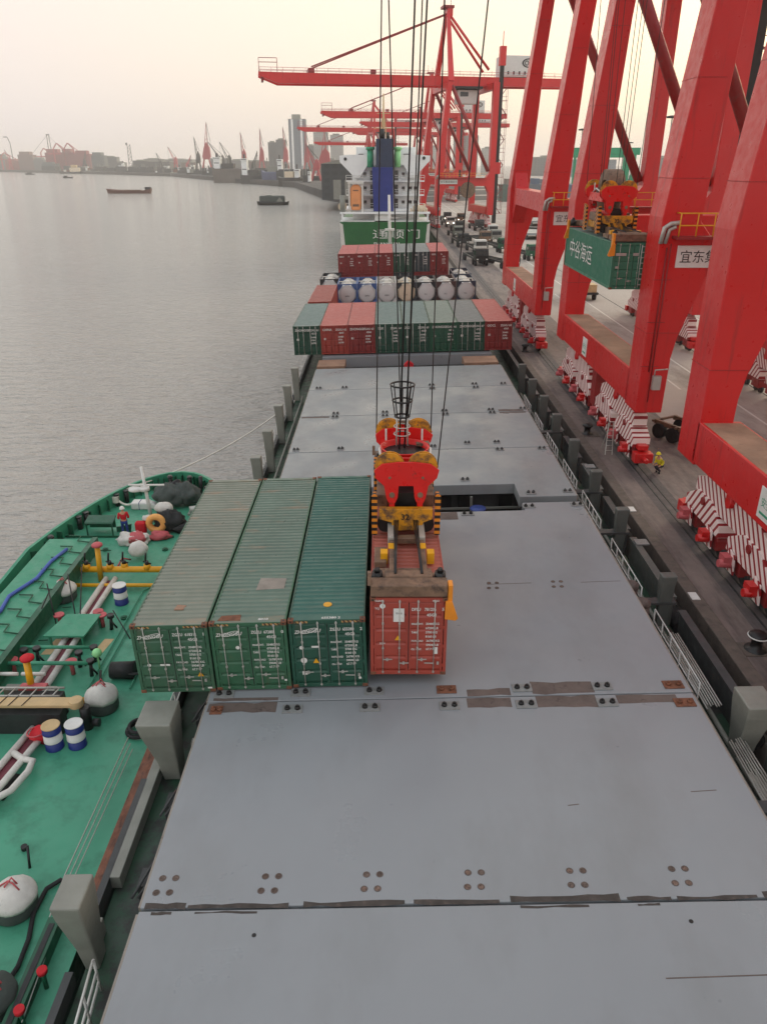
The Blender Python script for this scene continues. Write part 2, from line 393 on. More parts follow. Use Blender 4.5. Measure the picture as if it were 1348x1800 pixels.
# ================================================================== LOADING SHIP (local frame listing 1.5 deg)
YB = [-4.0, 5.0, 12.3, 19.8]
ship = thing('container_ship', 'grey and green container ship alongside the quay, hatches in front of the camera', 'container ship', (2.1, 60, 0), frame=HEEL)
h = MB()
def hullx(y):
    if y < 122: return 9.85
    t = (y - 122) / 26; return 9.85 * math.sqrt(max(0, 1 - t * t))
ys = [-16, 20, 60, 100, 122, 128, 134, 139, 143, 146, 147.6]
for lv, z in enumerate((-1.2, 4.4)):
    for y in ys: h.v.append((2.25 - hullx(y) * (.9 if lv == 0 else 1), y, z))
    for y in ys[::-1]: h.v.append((2.25 + hullx(y) * (.9 if lv == 0 else 1), y, z))
nn = len(ys) * 2
for i in range(nn): j = (i + 1) % nn; h.face([i, j, nn + j, nn + i])
h.face(list(range(nn))[::-1]); h.build('hull', 'hull', ship)
d = MB(); P = [(2.25 - hullx(y) + .1, y) for y in ys] + [(2.25 + hullx(y) - .1, y) for y in ys[::-1]]
d.prism(P, 'z', 4.39, 4.45); d.build('deck', 'shipdeck', ship)
c = MB()
c.box(-5.3, 9.5, -14, 33.6, 4.45, 6.28); c.box(-5.3, 2.2, 33.6, 38.2, 4.45, 6.28); c.box(7.3, 9.5, 33.6, 38.2, 4.45, 6.28); c.box(-5.3, 9.5, 38.2, 63.4, 4.45, 6.28)
c.build('hatch_coaming', 'coaming', ship)
c = MB()
c.box(2.2, 7.3, 38.05, 38.19, 6.28, 6.86); c.box(2.2, 7.3, 37.4, 37.5, 5.5, 5.6)
c.box(2.3, 2.4, 33.9, 38, 4.5, 6.3); c.box(4.6, 4.72, 37.2, 37.35, 4.45, 6.3)
c.build('hold_frame', 'post', ship)
c = MB(); c.box(2.4, 7.2, 35.6, 38.0, 5.0, 5.1); c.build('hold_platform', 'coaming', ship)
for x in (2.9, 4.0, 6.2):
    c = MB(); c.box(x, x + .75, 37.95, 38.04, 5.3, 6.1); c.build('hold_opening', 'black', ship)
# cross bulkhead and pedestal boxes ahead of the last hatch
c = MB(); c.box(-3.3, 6.9, 64.6, 64.9, 4.5, 6.75); c.box(-5.4, 9.6, 64.9, 68.0, 4.45, 5.7)
c.build('cross_bulkhead', 'dark', ship, bevel=.03)
for x0, x1 in ((-5.7, -3.3), (6.9, 9.8)):
    c = MB(); c.box(x0, x1, 64.4, 66.8, 4.45, 6.95); c.build('pedestal', 'dust_top', ship, bevel=.04)
c = MB(); c.box(-5.5, 9.7, 68.2, 122, 4.45, 6.84); c.build('forward_hatch_base', 'hatch', ship, bevel=.03)
c = MB(); c.prism([(-5, 122.5), (9.5, 122.5), (7.5, 136), (2.25, 144), (-3, 136)], 'z', 4.45, 7.2); c.build('forecastle', 'green_dk', ship, bevel=.05)
c = MB(); c.cyl((1.2, 138, 7.2), (1.2, 138, 17.8), .32, .2, 12); c.beam((-.3, 138, 14.2), (2.7, 138, 14.2), .15); c.box(.4, 2.0, 137.4, 138.6, 12.2, 12.5)
c.build('foremast', 'white', ship)
# hatch covers: each one is lifted away separately
def hatch_cover(poly, label, mt):
    cx = sum(p[0] for p in poly) / len(poly); cy = sum(p[1] for p in poly) / len(poly)
    t = thing('hatch_cover', label, 'hatch cover', (cx, cy, 6.3), 'pale steel hatch covers', HEEL)
    p = MB(); p.prism(poly, 'z', 6.32, 6.9); p.build('cover_plate', mt, t, bevel=.025)
    xs = [q[0] for q in poly]; ysq = [q[1] for q in poly]
    for x in (min(xs) - .03, max(xs) + .03): r = MB(); r.box(x - .03, x + .03, min(ysq) + .05, max(ysq) - .85 if len(poly) > 4 and x > 0 else max(ysq) - .05, 6.5, 6.86); r.build('side_rim', 'hatch_edge', t)
    return t
HX0, HX1 = -5.68, 9.88
HC = [
    hatch_cover([(HX0, -5), (HX1, -5), (HX1, 4.95), (HX0, 4.95)], 'steel hatch cover mostly below the picture edge', 'hatch'),
    hatch_cover([(HX0, 5.0), (HX1, 5.0), (HX1, 12.26), (HX0, 12.26)], 'bare grey hatch cover filling the bottom edge, in front of the ragged black joint', 'hatch'),
    hatch_cover([(HX0, 12.34), (HX1, 12.34), (HX1, 19.78), (HX0, 19.78)], 'wide grey hatch cover with a row of four-hole socket groups, nearest whole one', 'hatch'),
    hatch_cover([(HX0, 19.83), (HX1, 19.83), (HX1, 35.0), (6.95, 35.0), (6.95, 34.1), (HX0, 34.1)], 'long grey hatch cover carrying the green containers, behind it an open hold', 'hatch'),
    hatch_cover([(HX0, 37.5), (2.55, 37.5), (6.95, 37.5), (6.95, 35.75), (HX1, 35.75), (HX1, 43.1), (HX0, 43.1)], 'pale hatch cover with a notch over the open hold and blue drum', 'hatch2'),
    hatch_cover([(HX0, 43.17), (HX1, 43.17), (HX1, 50.3), (HX0, 50.3)], 'pale hatch cover level with the spreader sheaves', 'hatch2'),
    hatch_cover([(HX0, 50.37), (HX1, 50.37), (HX1, 57.0), (HX0, 57.0)], 'pale hatch cover with brown worn strips on its near edge', 'hatch2'),
    hatch_cover([(HX0, 57.07), (HX1, 57.07), (HX1, 63.7), (HX0, 63.7)], 'farthest pale hatch cover in front of the dark cross bulkhead', 'hatch2')]
rnd = random.Random(5)
Z9 = 6.9
SOCK = [paint('socket_grime_%d' % i, c, .8, .4, 14, S(60, 46, 40), .5, .6, 20) for i, c in enumerate((S(118, 96, 84), S(98, 84, 76), S(84, 70, 62)))]
def sockets4(t, x, y, s=.13):
    for dx in (-.16, .16):
        for dy in (-.2, .2):
            q = MB(); q2 = MB(); c_ = (x + dx + (.05 if dy > 0 else 0), y + dy, Z9)
            q.ring((c_[0], c_[1], Z9 + .004), .075, .014, 14, 5); q2.cyl((c_[0], c_[1], Z9 + .002), (c_[0], c_[1], Z9 + .006), .073, .073, 12)
            r = q.build('socket', 'worn', t); q2.build('socket_hole', SOCK[rnd.randrange(3)], r)
for x in (-5.25, -2.75, -.3, 2.15, 4.6, 7.05): sockets4(HC[2], x, 12.95)
for x in (4.4, 7.0): sockets4(HC[3], x, 26.85)
def twistplate(t, x, y, rusty=False, s=1.0):
    far_ = y > 35; s = s * .8 if far_ else s
    q = MB(); q.box(x - .32 * s, x + .32 * s, y - .2, y + .2, Z9 + .0, Z9 + .035)
    pl = q.build('twistlock_plate', 'rust' if rusty else 'plate', t, bevel=.01)
    for dx in (-.16 * s, .16 * s):
        q = MB()
        q.cyl((x + dx, y, Z9 + .03), (x + dx, y, Z9 + .12), .095, .075, 10); q.cyl((x + dx, y, Z9 + .12), (x + dx, y, Z9 + .17), .05, .03, 8)
        q.build('cone', 'rust' if rusty else ('coaming' if far_ else 'black'), pl)
for i, x in enumerate((-2.88, -.43, 2.08, 4.5, 7.05)): twistplate(HC[2], x, 19.38)
twistplate(HC[2], 9.45, 19.3, True); twistplate(HC[2], -5.3, 19.4, True, .6)
for i, x in enumerate((-5.2, -2.7, -.3, 2.05, 4.5, 7.1)): twistplate(HC[3], x, 20.2, i == 3)
twistplate(HC[3], 9.4, 20.2, True)
for x, y in ((4.1, 33.8), (7.2, 34.5), (9.6, 34.6)): twistplate(HC[3], x, y)
for x, y in ((4.4, 38.2), (7.6, 36.2), (9.5, 36.3), (9.4, 42.8), (6.9, 42.8)): twistplate(HC[4], x, y)
for x, y in ((-5.3, 43.6), (-2.6, 43.6), (3.0, 43.6), (6.9, 44.1), (5.1, 44.1)): twistplate(HC[5], x, y, s=.8)
for x, y in ((-3.3, 50.0), (.1, 50), (4.2, 50), (7.4, 50.1)): twistplate(HC[5], x, y)
for x, y in ((-3.3, 50.8), (.1, 50.8), (4.2, 50.8), (7.4, 50.8), (9.6, 50.9), (3.7, 56.6), (7.0, 56.6)): twistplate(HC[6], x, y)
for x, y in ((-5.0, 57.5), (-3.0, 57.5), (3.7, 57.6), (7.0, 57.6), (9.2, 57.5)): twistplate(HC[7], x, y)
def worn(t, x0, x1, y0, y1, amp=.05, mt='worn', z=.003, seed=1, label='brown worn strip of bare primer'):
    r = random.Random(seed); n = max(4, int((x1 - x0) / .35)); top = []; bot = []
    for i in range(n + 1):
        x = x0 + (x1 - x0) * i / n; top.append((x, y1 + r.uniform(-amp, amp))); bot.append((x, y0 + r.uniform(-amp, amp)))
    q = MB(); q.prism(bot + top[::-1], 'z', Z9 + z - .002, Z9 + z); q.build('worn_patch', mt, t, label=label)
worn(HC[2], -5.6, -3.4, 19.3, 19.75, seed=1); worn(HC[3], -5.5, -3.4, 19.86, 20.0, .02, seed=2)
worn(HC[2], 2.65, 4.05, 19.28, 19.75, .03, seed=3); worn(HC[3], 2.7, 4.1, 19.87, 20.2, .04, seed=4)
worn(HC[2], 4.85, 6.75, 19.2, 19.76, .04, seed=5); worn(HC[3], 4.8, 6.8, 19.87, 20.5, .06, seed=6)
worn(HC[2], 7.4, 9.3, 19.35, 19.75, .03, seed=7); worn(HC[3], 2.6, 3.6, 33.2, 34.05, .02, seed=8)
worn(HC[5], -5.6, -3.7, 49.95, 50.26, .03, seed=9); worn(HC[5], 7.9, 9.7, 50.0, 50.27, .03, seed=10); worn(HC[6], 7.9, 9.6, 50.42, 50.9, .05, seed=13)
x = HX0 + .1; i = 20
while x < HX1 - .5:
    L = rnd.uniform(.7, 2.6); worn(HC[2], x, min(x + L, HX1 - .1), 12.30, 12.34 + rnd.uniform(.05, .15), .03, seed=i, mt='joint', label='ragged dark strip along the joint')
    if rnd.random() < .5: worn(HC[1], x + .2, min(x + L * .7, HX1 - .1), 12.16, 12.22, .02, seed=i + 50, mt='joint', label='ragged dark strip along the joint')
    x += L + rnd.uniform(.05, .35); i += 1
q = MB(); q.box(HX0 + .1, HX1 - .1, 12.2, 12.4, 6.2, 6.6); q.build('joint_gasket', 'rubber', HC[2])
# faint welded seams and scratches on the big covers
for t, x0, x1, y in ((HC[3], 4.2, 6.0, 26.95), (HC[3], 8.0, 9.6, 26.95), (HC[2], 8.3, 9.0, 15.6), (HC[2], 4.9, 5.2, 15.2), (HC[1], 5.9, 8.2, 10.45)):
    q = MB(); q.beam((x0, y, Z9 + .003), (x1, y + .04, Z9 + .003), .025, .006); q.build('weld_seam', 'worn', t)
q = MB()
for x, y in ((-2.9, 11.6), (6.9, 11.75)): q.cyl((x, y, Z9), (x, y, Z9 + .01), .05, .05, 10)
q.build('drain_plug', 'black', HC[1])
# posts along both sides
def stanchion(x, y, right=False, dz=0, wid=1.0):
    s = 1 if right else -1
    q = MB(); xi = x - .42 * wid; xo = x + .42 * wid
    if y < 30 or right:
        prof = [(xi, 6.95), (xo, 6.95), (xo, 6.5), (x + s * .1 + .25, 5.4), (x + s * .1 + .25, 4.45), (x + s * .1 - .25, 4.45), (x + s * .1 - .25, 5.4), (xi, 6.5)]
    else: prof = [(x - .3, 6.95), (x + .3, 6.95), (x + .3, 4.45), (x - .3, 4.45)]
    q.prism([(a, z + dz) if z > 5 else (a, z) for a, z in prof], 'y', y - .38, y + .38)
    return q.build('container_post', 'post', ship, bevel=.05)
def wall_post(x, y, w, dl, z1=6.95, mt='post'):
    s_ = 1 if x < 0 else -1; q = MB(); k_ = .62 if w > .7 else .85
    xo, xi = x - s_ * w / 2, x + s_ * w / 2
    def lv(z, f0, f1, g0, g1): return [(xo + (xi - xo) * f0, y - dl / 2 + dl * g0, z), (xo + (xi - xo) * f1, y - dl / 2 + dl * g0, z), (xo + (xi - xo) * f1, y - dl / 2 + dl * g1, z), (xo + (xi - xo) * f0, y - dl / 2 + dl * g1, z)]
    L_ = [lv(4.45, .45 if w > .7 else .2, .95, .25, .75), lv(5.3, .35 if w > .7 else .15, .97, .18, .82), lv(z1 - .45, .08, 1, .02, .98), lv(z1, 0, 1, 0, 1)]
    if s_ < 0: L_ = [[a_[1], a_[0], a_[3], a_[2]] for a_ in L_]
    q.v = [p for a_ in L_ for p in a_]
    for i_ in range(3):
        for j_ in range(4): k2 = (j_ + 1) % 4; q.face([i_ * 4 + j_, i_ * 4 + k2, i_ * 4 + 4 + k2, i_ * 4 + 4 + j_])
    q.face([3, 2, 1, 0]); q.face([12, 13, 14, 15])
    return q.build('container_post', mt, ship, bevel=.05)
wall_post(-7.45, 12.8, .72, 1.0); wall_post(-7.15, 19.3, 1.1, 1.25)
for y in (26.8, 33.2): wall_post(-7.4, y, .7, .8)
for y, mt in ((41.6, 'post'), (46.4, 'post'), (52.0, 'blue'), (57.2, 'post'), (62.8, 'post')): wall_post(-7.4, y, .62, .55, 7.3, mt if mt == 'post' else M['post'])
for y in (13.0, 19.45): wall_post(11.75, y, .95, 1.15)
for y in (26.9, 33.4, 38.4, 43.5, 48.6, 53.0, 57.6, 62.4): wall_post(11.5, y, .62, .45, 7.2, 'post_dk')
for sd, x in ((-1, -7.68), (1, 12.02)):       # bulwark plates with caps between the posts
    for i, (y0, y1) in enumerate(((-10, 12.2), (13.4, 18.6), (20.1, 26.4), (27.4, 33.0), (33.9, 38), (39, 43), (44, 48.1), (49.2, 52.6), (53.5, 57.2), (58.1, 62), (63, 80), (80.3, 100), (100.3, 121))):
        q = MB()
        if sd > 0: q.box(x - .04, x + .04, y0, y1, 4.45, 5.75); q.box(x - .16, x + .16, y0, y1, 5.75, 5.83)
        else: q.box(x - .1, x + .1, y0, y1, 4.45, 4.9)
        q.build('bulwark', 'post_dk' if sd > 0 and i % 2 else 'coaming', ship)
        if sd > 0 and i > 1 and i < 9 and i % 2:
            q = MB(); q.box(x - .1, x + .5, y1 - .9, y1 - .35, 5.84, 5.90); q.build('cap_plate', 'plate', ship)
def railing(parent, p0, p1, h, n, mt, r=.025, rows=(1.0, .55), name='railing', lean=0):
    q = MB(); p0 = Vector(p0); p1 = Vector(p1)
    for k in rows: q.tube([p0 + Vector((0, 0, h * k)), p1 + Vector((0, 0, h * k))], r, 5)
    for i in range(n + 1):
        p = p0.lerp(p1, i / n); q.tube([p, p + Vector((0, 0, h))], r, 5)
    return q.build(name, mt, parent)
for y0, y1 in ((21.2, 25.9), (27.6, 32.2), (34.2, 38.0), (39.4, 42.8), (44.5, 47.8), (49.4, 52.2), (54, 56.8)):
    railing(ship, (10.75, y0, 4.9), (10.75, y1, 4.9), 1.3, 5, 'white', .03, (1, .6, .25))
railing(ship, (-6.6, 8.5, 4.5), (-6.9, 12.0, 4.5), 1.1, 4, 'white', .035, (1, .6, .3))
railing(ship, (-7.5, 20.5, 4.5), (-7.5, 33, 4.5), 1.1, 8, 'white', .03)
for y0, y1 in ((39, 41.2), (42.2, 46), (47, 51.6), (52.6, 56.8)): railing(ship, (-7.75, y0, 4.45), (-7.75, y1, 4.45), 1.2, 3, 'white', .03)
# cross walkways, lashing rods in racks, pipes and vents in the side passages
for y in (15.9, 26.9, 33.4, 38.4, 48.6):
    q = MB(); q.box(9.95, 11.9, y - .22, y + .22, 5.9, 6.0); q.build('cross_platform', 'coaming', ship)
for y0 in (14.2, 20.8, 21.6, 15.6):
    q = MB()
    for k in range(7):
        a = rnd.uniform(-.12, .12); q.tube([(10.9 + k * .08, y0 + a, 5.5 + .02 * k), (10.95 + k * .07, y0 + 3.4 + a, 5.55 + .02 * k)], .028, 5)
    q.build('lashing_rods', 'galv', ship)
for x, y, n in ((10.35, 27.8, 1), (10.4, 26.4, 1)):
    q = MB(); q.cyl((x, y, 4.45), (x, y, 6.1), .3, .3, 12); q.blob((x, y, 6.2), (.34, .34, .2), 3, .2); q.build('vent', 'worn', ship)
for y in (17.0, 21.5, 24, 30, 36.0, 40.8, 45.7):
    q = MB(); q.box(9.95, 10.5, y, y + 1.1, 4.45, 5.2 + rnd.uniform(0, .5)); q.build('deck_box', 'coaming', ship, bevel=.03)
q = MB()
for x in (11.15, 11.4): q.tube([(x, -5, 4.75), (x, 63, 4.75)], .09, 8)
for x in (-6.9,): q.tube([(x, 24, 4.7), (x, 63, 4.7)], .08, 8)
q.build('deck_pipe', 'post', ship)
for y in (14.5, 17.3, 21.5, 24.5, 28.5):
    q = MB(); q.box(-6.7, -6.2, y, y + .6, 4.45, 5.0); q.tube([(-6.7, y - .4, 5.05), (-6.3, y + .9, 5.2)], .04, 5); q.tube([(-6.55, y - .4, 5.05), (-6.0, y + .7, 5.35)], .04, 5); q.build('lashing_bin', 'coaming', ship)
q = MB(); q.tube([(-6.0, 17.6, 5.3), (-5.95, 18.3, 6.0), (-6.0, 18.9, 6.2), (-6.2, 19.3, 5.7), (-6.0, 18.6, 5.4)], .05, 6); q.build('chain_loop', 'galv', ship)
q = MB(); q.prism([(-7.9, 6.9), (-7.55, 6.9), (-7.4, 6.3), (-7.55, 4.5), (-7.9, 4.5)], 'y', 20.6, 22.0)
q = MB(); q.box(-7.62, -7.3, 14.9, 22.0, 4.46, 4.9); q.box(-7.6, -7.3, 12.9, 13.6, 4.46, 5.0); q.build('gunwale_plate', 'post', ship, bevel=.02)
# blue drum in the open hold and the red box by the bulkhead
dr = thing('oil_drum', 'blue steel drum standing inside the open hatch', 'drum', (4.9, 36.3, 5.1), frame=HEEL)
q = MB(); q.lathe([(.4, 0), (.42, .03), (.4, .06), (.4, .4), (.42, .43), (.4, .46), (.4, .9), (.42, .93), (.42, .97), (.37, .95), (.37, .93)], (4.9, 36.3, 5.1), 24); q.build('body', 'blue', dr)
q = MB(); q.lathe([(.38, .93), (.38, .955)], (4.9, 36.3, 5.1), 24); q.build('lid', paint('blue_drum_lid', S(52, 74, 140), .5), dr)
fb = thing('fire_box', 'small red fire equipment box on the dark bulkhead under the far containers', 'fire box', (2.15, 64.2, 6.9 - .5), frame=HEEL)
q = MB(); q.box(1.75, 2.55, 64.0, 64.45, 6.0, 7.0); q.prism([(1.75, 7.0), (2.55, 7.0), (2.15, 7.35)], 'y', 64.0, 64.45); q.build('cabinet', 'redcloth', fb, bevel=.04)
q = MB(); q.box(2.1, 2.2, 63.96, 64.0, 6.3, 6.7); q.build('handle', 'white', fb)

# ================================================================== CONTAINERS
def cpaint(name, c, dirt=RUST, r=.45, lo=.6, hi=.8): return paint(name, c, r, .12, .7, dirt, lo, hi, 1.3, dstretch=(1.6, 1.6, .5), bump=.25, bscale=3)
CG = cpaint('green_container_paint', S(60, 96, 74), S(96, 84, 66), lo=.56); CG2 = cpaint('dark_green_container_paint', S(52, 96, 70), S(92, 84, 62), lo=.56); CG3 = cpaint('teal_green_container_paint', S(34, 78, 62))
CRF1 = paint('weathered_green_roof', S(118, 124, 110), .42, .12, .5, S(148, 128, 106), .56, .72, .8, dstretch=(.6, 2.0, 1), bump=.25, bscale=2.5)  # roofs paler than the walls: grazing sky sheen put into the colour, plus dust
CRF2 = paint('weathered_sheen_green_roof_b', S(94, 114, 100), .42, .12, .5, S(138, 120, 98), .56, .75, .8, dstretch=(.6, 2.0, 1), bump=.25, bscale=2.5)
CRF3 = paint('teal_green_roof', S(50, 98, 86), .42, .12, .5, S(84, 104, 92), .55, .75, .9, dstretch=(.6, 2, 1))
CRED = cpaint('red_container_paint', S(158, 66, 52), S(122, 60, 50)); RRF = paint('red_roof', S(172, 94, 78), .5, .12, .6, S(150, 108, 90), .55, .75, .9, dstretch=(.6, 2, 1))  # roof red lightened to carry grazing sky reflection and dust
def wave(n0, n1, n):         # corrugation profile along an axis
    out = []; st = (n1 - n0) / n
    for i in range(n):
        a = n0 + i * st; out += [(a + st * .08, 0), (a + st * .42, 0), (a + st * .58, 1), (a + st * .92, 1)]
    return [(n0, 1)] + out + [(n1, 1)]
FAR = {}
def container(label, x0, y0, z0, L=12.19, W=2.44, H=2.59, side=CG, roof=CRF1, frm=None, frame=I4, group=None, near=False, marks=None, doors=True, rz=0, name='shipping_container'):
    frm = frm or side
    t = thing(name, label, 'container', (x0 + W / 2, y0 + L / 2, z0), group, frame, 0)
    x1, y1, z1 = x0 + W, y0 + L, z0 + H; e = .14 if near else .12
    b = MB(); n = int(L / .27) if near else int(L / .4); dp = .045
    for sgn, xx in ((-1, x0), (1, x1)):           # corrugated sides
        pr = wave(y0 + e, y1 - e, n); k = len(b.v)
        for y, q in pr:
            xo = xx - sgn * (.02 + dp * q); b.v += [(xo, y, z0 + .12), (xo, y, z1 - .08)]
        for i in range(len(pr) - 1): b.face([k + 2 * i, k + 2 * i + 2, k + 2 * i + 3, k + 2 * i + 1])
    b.box(x0 + .09, x1 - .09, y1 - .1, y1 - .04, z0 + .1, z1 - .08); b.box(x0 + .05, x1 - .05, y0 + .1, y1 - .1, z0 + .06, z0 + .14)
    b.build('side_walls', side, t)
    b = MB(); pr = wave(y0 + .22, y1 - .22, n); k = len(b.v)
    for y, q in pr: b.v += [(x0 + .06, y, z1 - .012 - .03 * q), (x1 - .06, y, z1 - .012 - .03 * q)]
    for i in range(len(pr) - 1): b.face([k + 2 * i, k + 2 * i + 1, k + 2 * i + 3, k + 2 * i + 2])
    b.box(x0 + .1, x1 - .1, y0 + .04, y0 + .24, z1 - .1, z1 - .012); b.box(x0 + .1, x1 - .1, y1 - .24, y1 - .04, z1 - .1, z1 - .012)
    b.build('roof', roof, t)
    b = MB()
    for xx in (x0, x1 - .1):
        for yy in (y0, y1 - .1): b.box(xx, xx + .1, yy, yy + .1, z0 + .12, z1 - .12)
    for xx in (x0 + .01, x1 - .07): b.box(xx, xx + .06, y0 + .1, y1 - .1, z1 - .075, z1 - .008); b.box(xx, xx + .06, y0 + .1, y1 - .1, z0 + .01, z0 + .15)
    for yy in (y0 + .01, y1 - .09): b.box(x0 + .1, x1 - .1, yy, yy + .08, z1 - .14, z1 - .014); b.box(x0 + .1, x1 - .1, yy, yy + .08, z0 + .01, z0 + .15)
    b.build('frame', frm, t, bevel=.008 if near else 0)
    for xx in (x0 - .004, x1 - .174):
        for yy in (y0 - .004, y1 - .174):
            for zz in (z0, z1 - .12): b = MB(); b.box(xx, xx + .178, yy, yy + .178, zz, zz + .122); b.build('corner_casting', 'rust' if near else frm, t, bevel=.012 if near else 0)
    if near:
        b = MB()
        for xx in (x0 + .085, x1 - .085):
            b.cyl((xx, y0 - .006, z1 - .06), (xx, y0 + .02, z1 - .06), .035, .035, 10); b.cyl((xx, y0 + .085, z1 - .01), (xx, y0 + .085, z1 + .004), .04, .04, 10)
        b.build('casting_hole', 'black', t)
    if not doors: return t
    dw = (W - .24) / 2
    for s in (0, 1):
        dx0 = x0 + .115 + s * (dw + .01); dx1 = dx0 + dw - .01
        b = MB(); zb, zt = z0 + .16, z1 - .15; yb = y0 + .03
        b.box(dx0, dx1, yb + .05, yb + .07, zb, zt)
        nr = 5 if near else 4; hz = (zt - zb) / nr
        b.box(dx0, dx0 + .07, yb, yb + .05, zb, zt); b.box(dx1 - .07, dx1, yb, yb + .05, zb, zt)
        for i in range(nr):                       # raised panels between the grooves
            b.prism([(yb + .05, zb + i * hz + .02), (yb + .012, zb + i * hz + .07), (yb + .012, zb + (i + 1) * hz - .07), (yb + .05, zb + (i + 1) * hz - .02)], 'x', dx0 + .07, dx1 - .07)
        d = b.build('door', side, t)
        for fx in ((.26, .74) if near else (.28, .72)):
            xx = dx0 + dw * fx; b = MB(); r = .017 if near else .028
            b.tube([(xx, yb - .03, z0 + .06), (xx, yb - .03, z1 - .06)], r, 6)
            for zz in (z0 + .12, z1 - .12, z0 + H * .36, z0 + H * .68): b.box(xx - .034, xx + .034, yb - .05, yb + .01, zz - .025, zz + .025)
            b.build('locking_bar', 'galv' if near or side in [FAR[k_][0] for k_ in 'Gb' if k_ in FAR] else side, d)
        if near:
            for fx in (.26, .74):
                xx = dx0 + dw * fx; zz = z0 + .62 if fx < .5 else z0 + .48
                b = MB(); b.beam((xx, yb - .065, zz), (xx + (.3 if s == 0 or fx < .5 else -.3), yb - .065, zz + .01), .015, .035); b.box(xx + .1, xx + .17, yb - .075, yb - .02, zz - .05, zz + .04)
                b.build('door_handle', 'galv', d)
            hx = dx0 if s == 0 else dx1
            for k in range(4): b = MB(); b.box(hx - .03, hx + .03, yb - .012, yb + .02, zb + .2 + k * (zt - zb - .4) / 3 - .06, zb + .2 + k * (zt - zb - .4) / 3 + .06); b.build('hinge', side, d)
    b = MB(); b.box((x0 + x1) / 2 - .012, (x0 + x1) / 2 + .012, yb - .004, yb + .03, z0 + .2, z1 - .2); b.build('door_seal', 'rubber', t)
    if marks: marks(t, x0, y0 + .026, z0, W, H, z1, y0)
    return t
def id_marks(idno, typ, tri=True, logo=None, col_='white', seed=0, extra=None):
    def f(t, x0, y, z0, W, H, z1, y0):
        b = MB(); yy = y - .004 - .01
        T = lambda s, sz, fx, fz, sx=1.0: b.text(s, sz, (x0 + W * fx, yy, z0 + H * fz), (1, 0, 0), (0, 0, 1), sx)
        p = idno.split()
        T(p[0], .15, .535, .84, .8); T(p[1], .15, .70, .84, .82); T(p[2], .155, .925, .84); T(typ, .145, .73, .77)
        for k, (a, c) in enumerate((('MAX. WT.', '30480 KG'), ('', '67200 LB'), ('TARE', '3700 KG'), ('', '8160 LB'))):
            if a: T(a, .10, .535, .66 - .055 * k, .85)
            T(c, .115, .72, .66 - .055 * k, .9)
        for k, (a, c) in enumerate((('PAYLOAD', '26780 KG'), ('', '59040 LB'), ('CU. CAP.', '67.7 M³'))):
            if a: T(a, .10, .535, .44 - .055 * k, .85)
            T(c, .115, .73, .44 - .055 * k, .9)
        b.build('lettering', 'white', t)
        if logo:
            b = MB(); b.text(logo, .175, (x0 + W * .07, yy - .003, z0 + H * .805), (1, 0, .06), (.22, 0, 1), .92)
            n = 30; k0 = len(b.v)
            for i in range(n):
                a = 2 * math.pi * i / n
                for rr in (1, .86):
                    ex, ez = .27 * rr * math.cos(a), .075 * (rr - .12 * (rr < 1)) * math.sin(a)
                    ca, sa = math.cos(.3), math.sin(.3); b.v.append((x0 + W * .27 + ex * ca - ez * sa, yy - .006, z0 + H * .845 + ex * sa + ez * ca))
            for i in range(n): j = (i + 1) % n; b.face([k0 + 2 * i, k0 + 2 * j, k0 + 2 * j + 1, k0 + 2 * i + 1])
            b.build('company_logo', 'white', t)
        if tri:
            fx, fz = tri; b = MB(); cx, cz = x0 + W * fx, z0 + H * fz; b.prism([(cx - .1, cz - .08), (cx + .1, cz - .08), (cx, cz + .1)], 'y', yy - .006, yy)
            b.build('warning_triangle', 'yellow', t)
        for (fx, fz, w_, h_) in (extra or ()):
            b = MB(); cx, cz = x0 + W * fx, z0 + H * fz
            if h_ is None: b.cyl((cx, yy - .004, cz), (cx, yy, cz), w_, w_, 18)
            else: b.box(cx - w_, cx + w_, yy - .004, yy, cz - h_, cz + h_)
            b.build('sticker', 'white', t)
    return f
def roof_mark(t, txt, x, y, z, patch=None, pm='worn'):
    b = MB(); b.text(txt, .16, (x, y, z), (1, 0, 0), (0, 1, 0)); b.build('roof_number', 'white', t)
def hazard_rail(t, x0, y0, z1, W):
    b = MB()
    for a, c in ((.2, .62), (W - .75, W - .2)): b.box(x0 + a, x0 + c, y0 - .002, y0 + .004, z1 - .11, z1 - .04)
    b.build('hazard_tape', HZ_M, t)
HZ_M = stripes('black_yellow_tape', S(170, 134, 84), S(80, 56, 42), (1, 0, .6), .14, .5)
GG = 'green containers standing on the hatch'
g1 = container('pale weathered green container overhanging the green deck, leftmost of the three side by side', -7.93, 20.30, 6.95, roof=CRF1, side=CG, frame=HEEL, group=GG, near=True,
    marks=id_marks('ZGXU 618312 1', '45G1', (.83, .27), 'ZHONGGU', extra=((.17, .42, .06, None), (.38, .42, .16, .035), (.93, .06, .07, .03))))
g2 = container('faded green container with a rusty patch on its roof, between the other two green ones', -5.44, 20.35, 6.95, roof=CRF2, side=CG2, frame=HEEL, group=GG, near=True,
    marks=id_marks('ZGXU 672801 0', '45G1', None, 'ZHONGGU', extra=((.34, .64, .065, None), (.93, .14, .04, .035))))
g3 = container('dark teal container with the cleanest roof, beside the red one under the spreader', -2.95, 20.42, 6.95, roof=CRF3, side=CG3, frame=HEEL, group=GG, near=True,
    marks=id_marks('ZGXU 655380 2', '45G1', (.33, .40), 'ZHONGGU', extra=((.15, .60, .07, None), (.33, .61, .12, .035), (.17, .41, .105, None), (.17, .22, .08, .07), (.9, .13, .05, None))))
for t, x0, y0 in ((g1, -7.93, 20.30), (g2, -5.44, 20.35), (g3, -2.95, 20.42)): hazard_rail(t, x0, y0, 9.54, 2.44)
roof_mark(g3, '655380 2', -1.9, 20.5, 9.537)
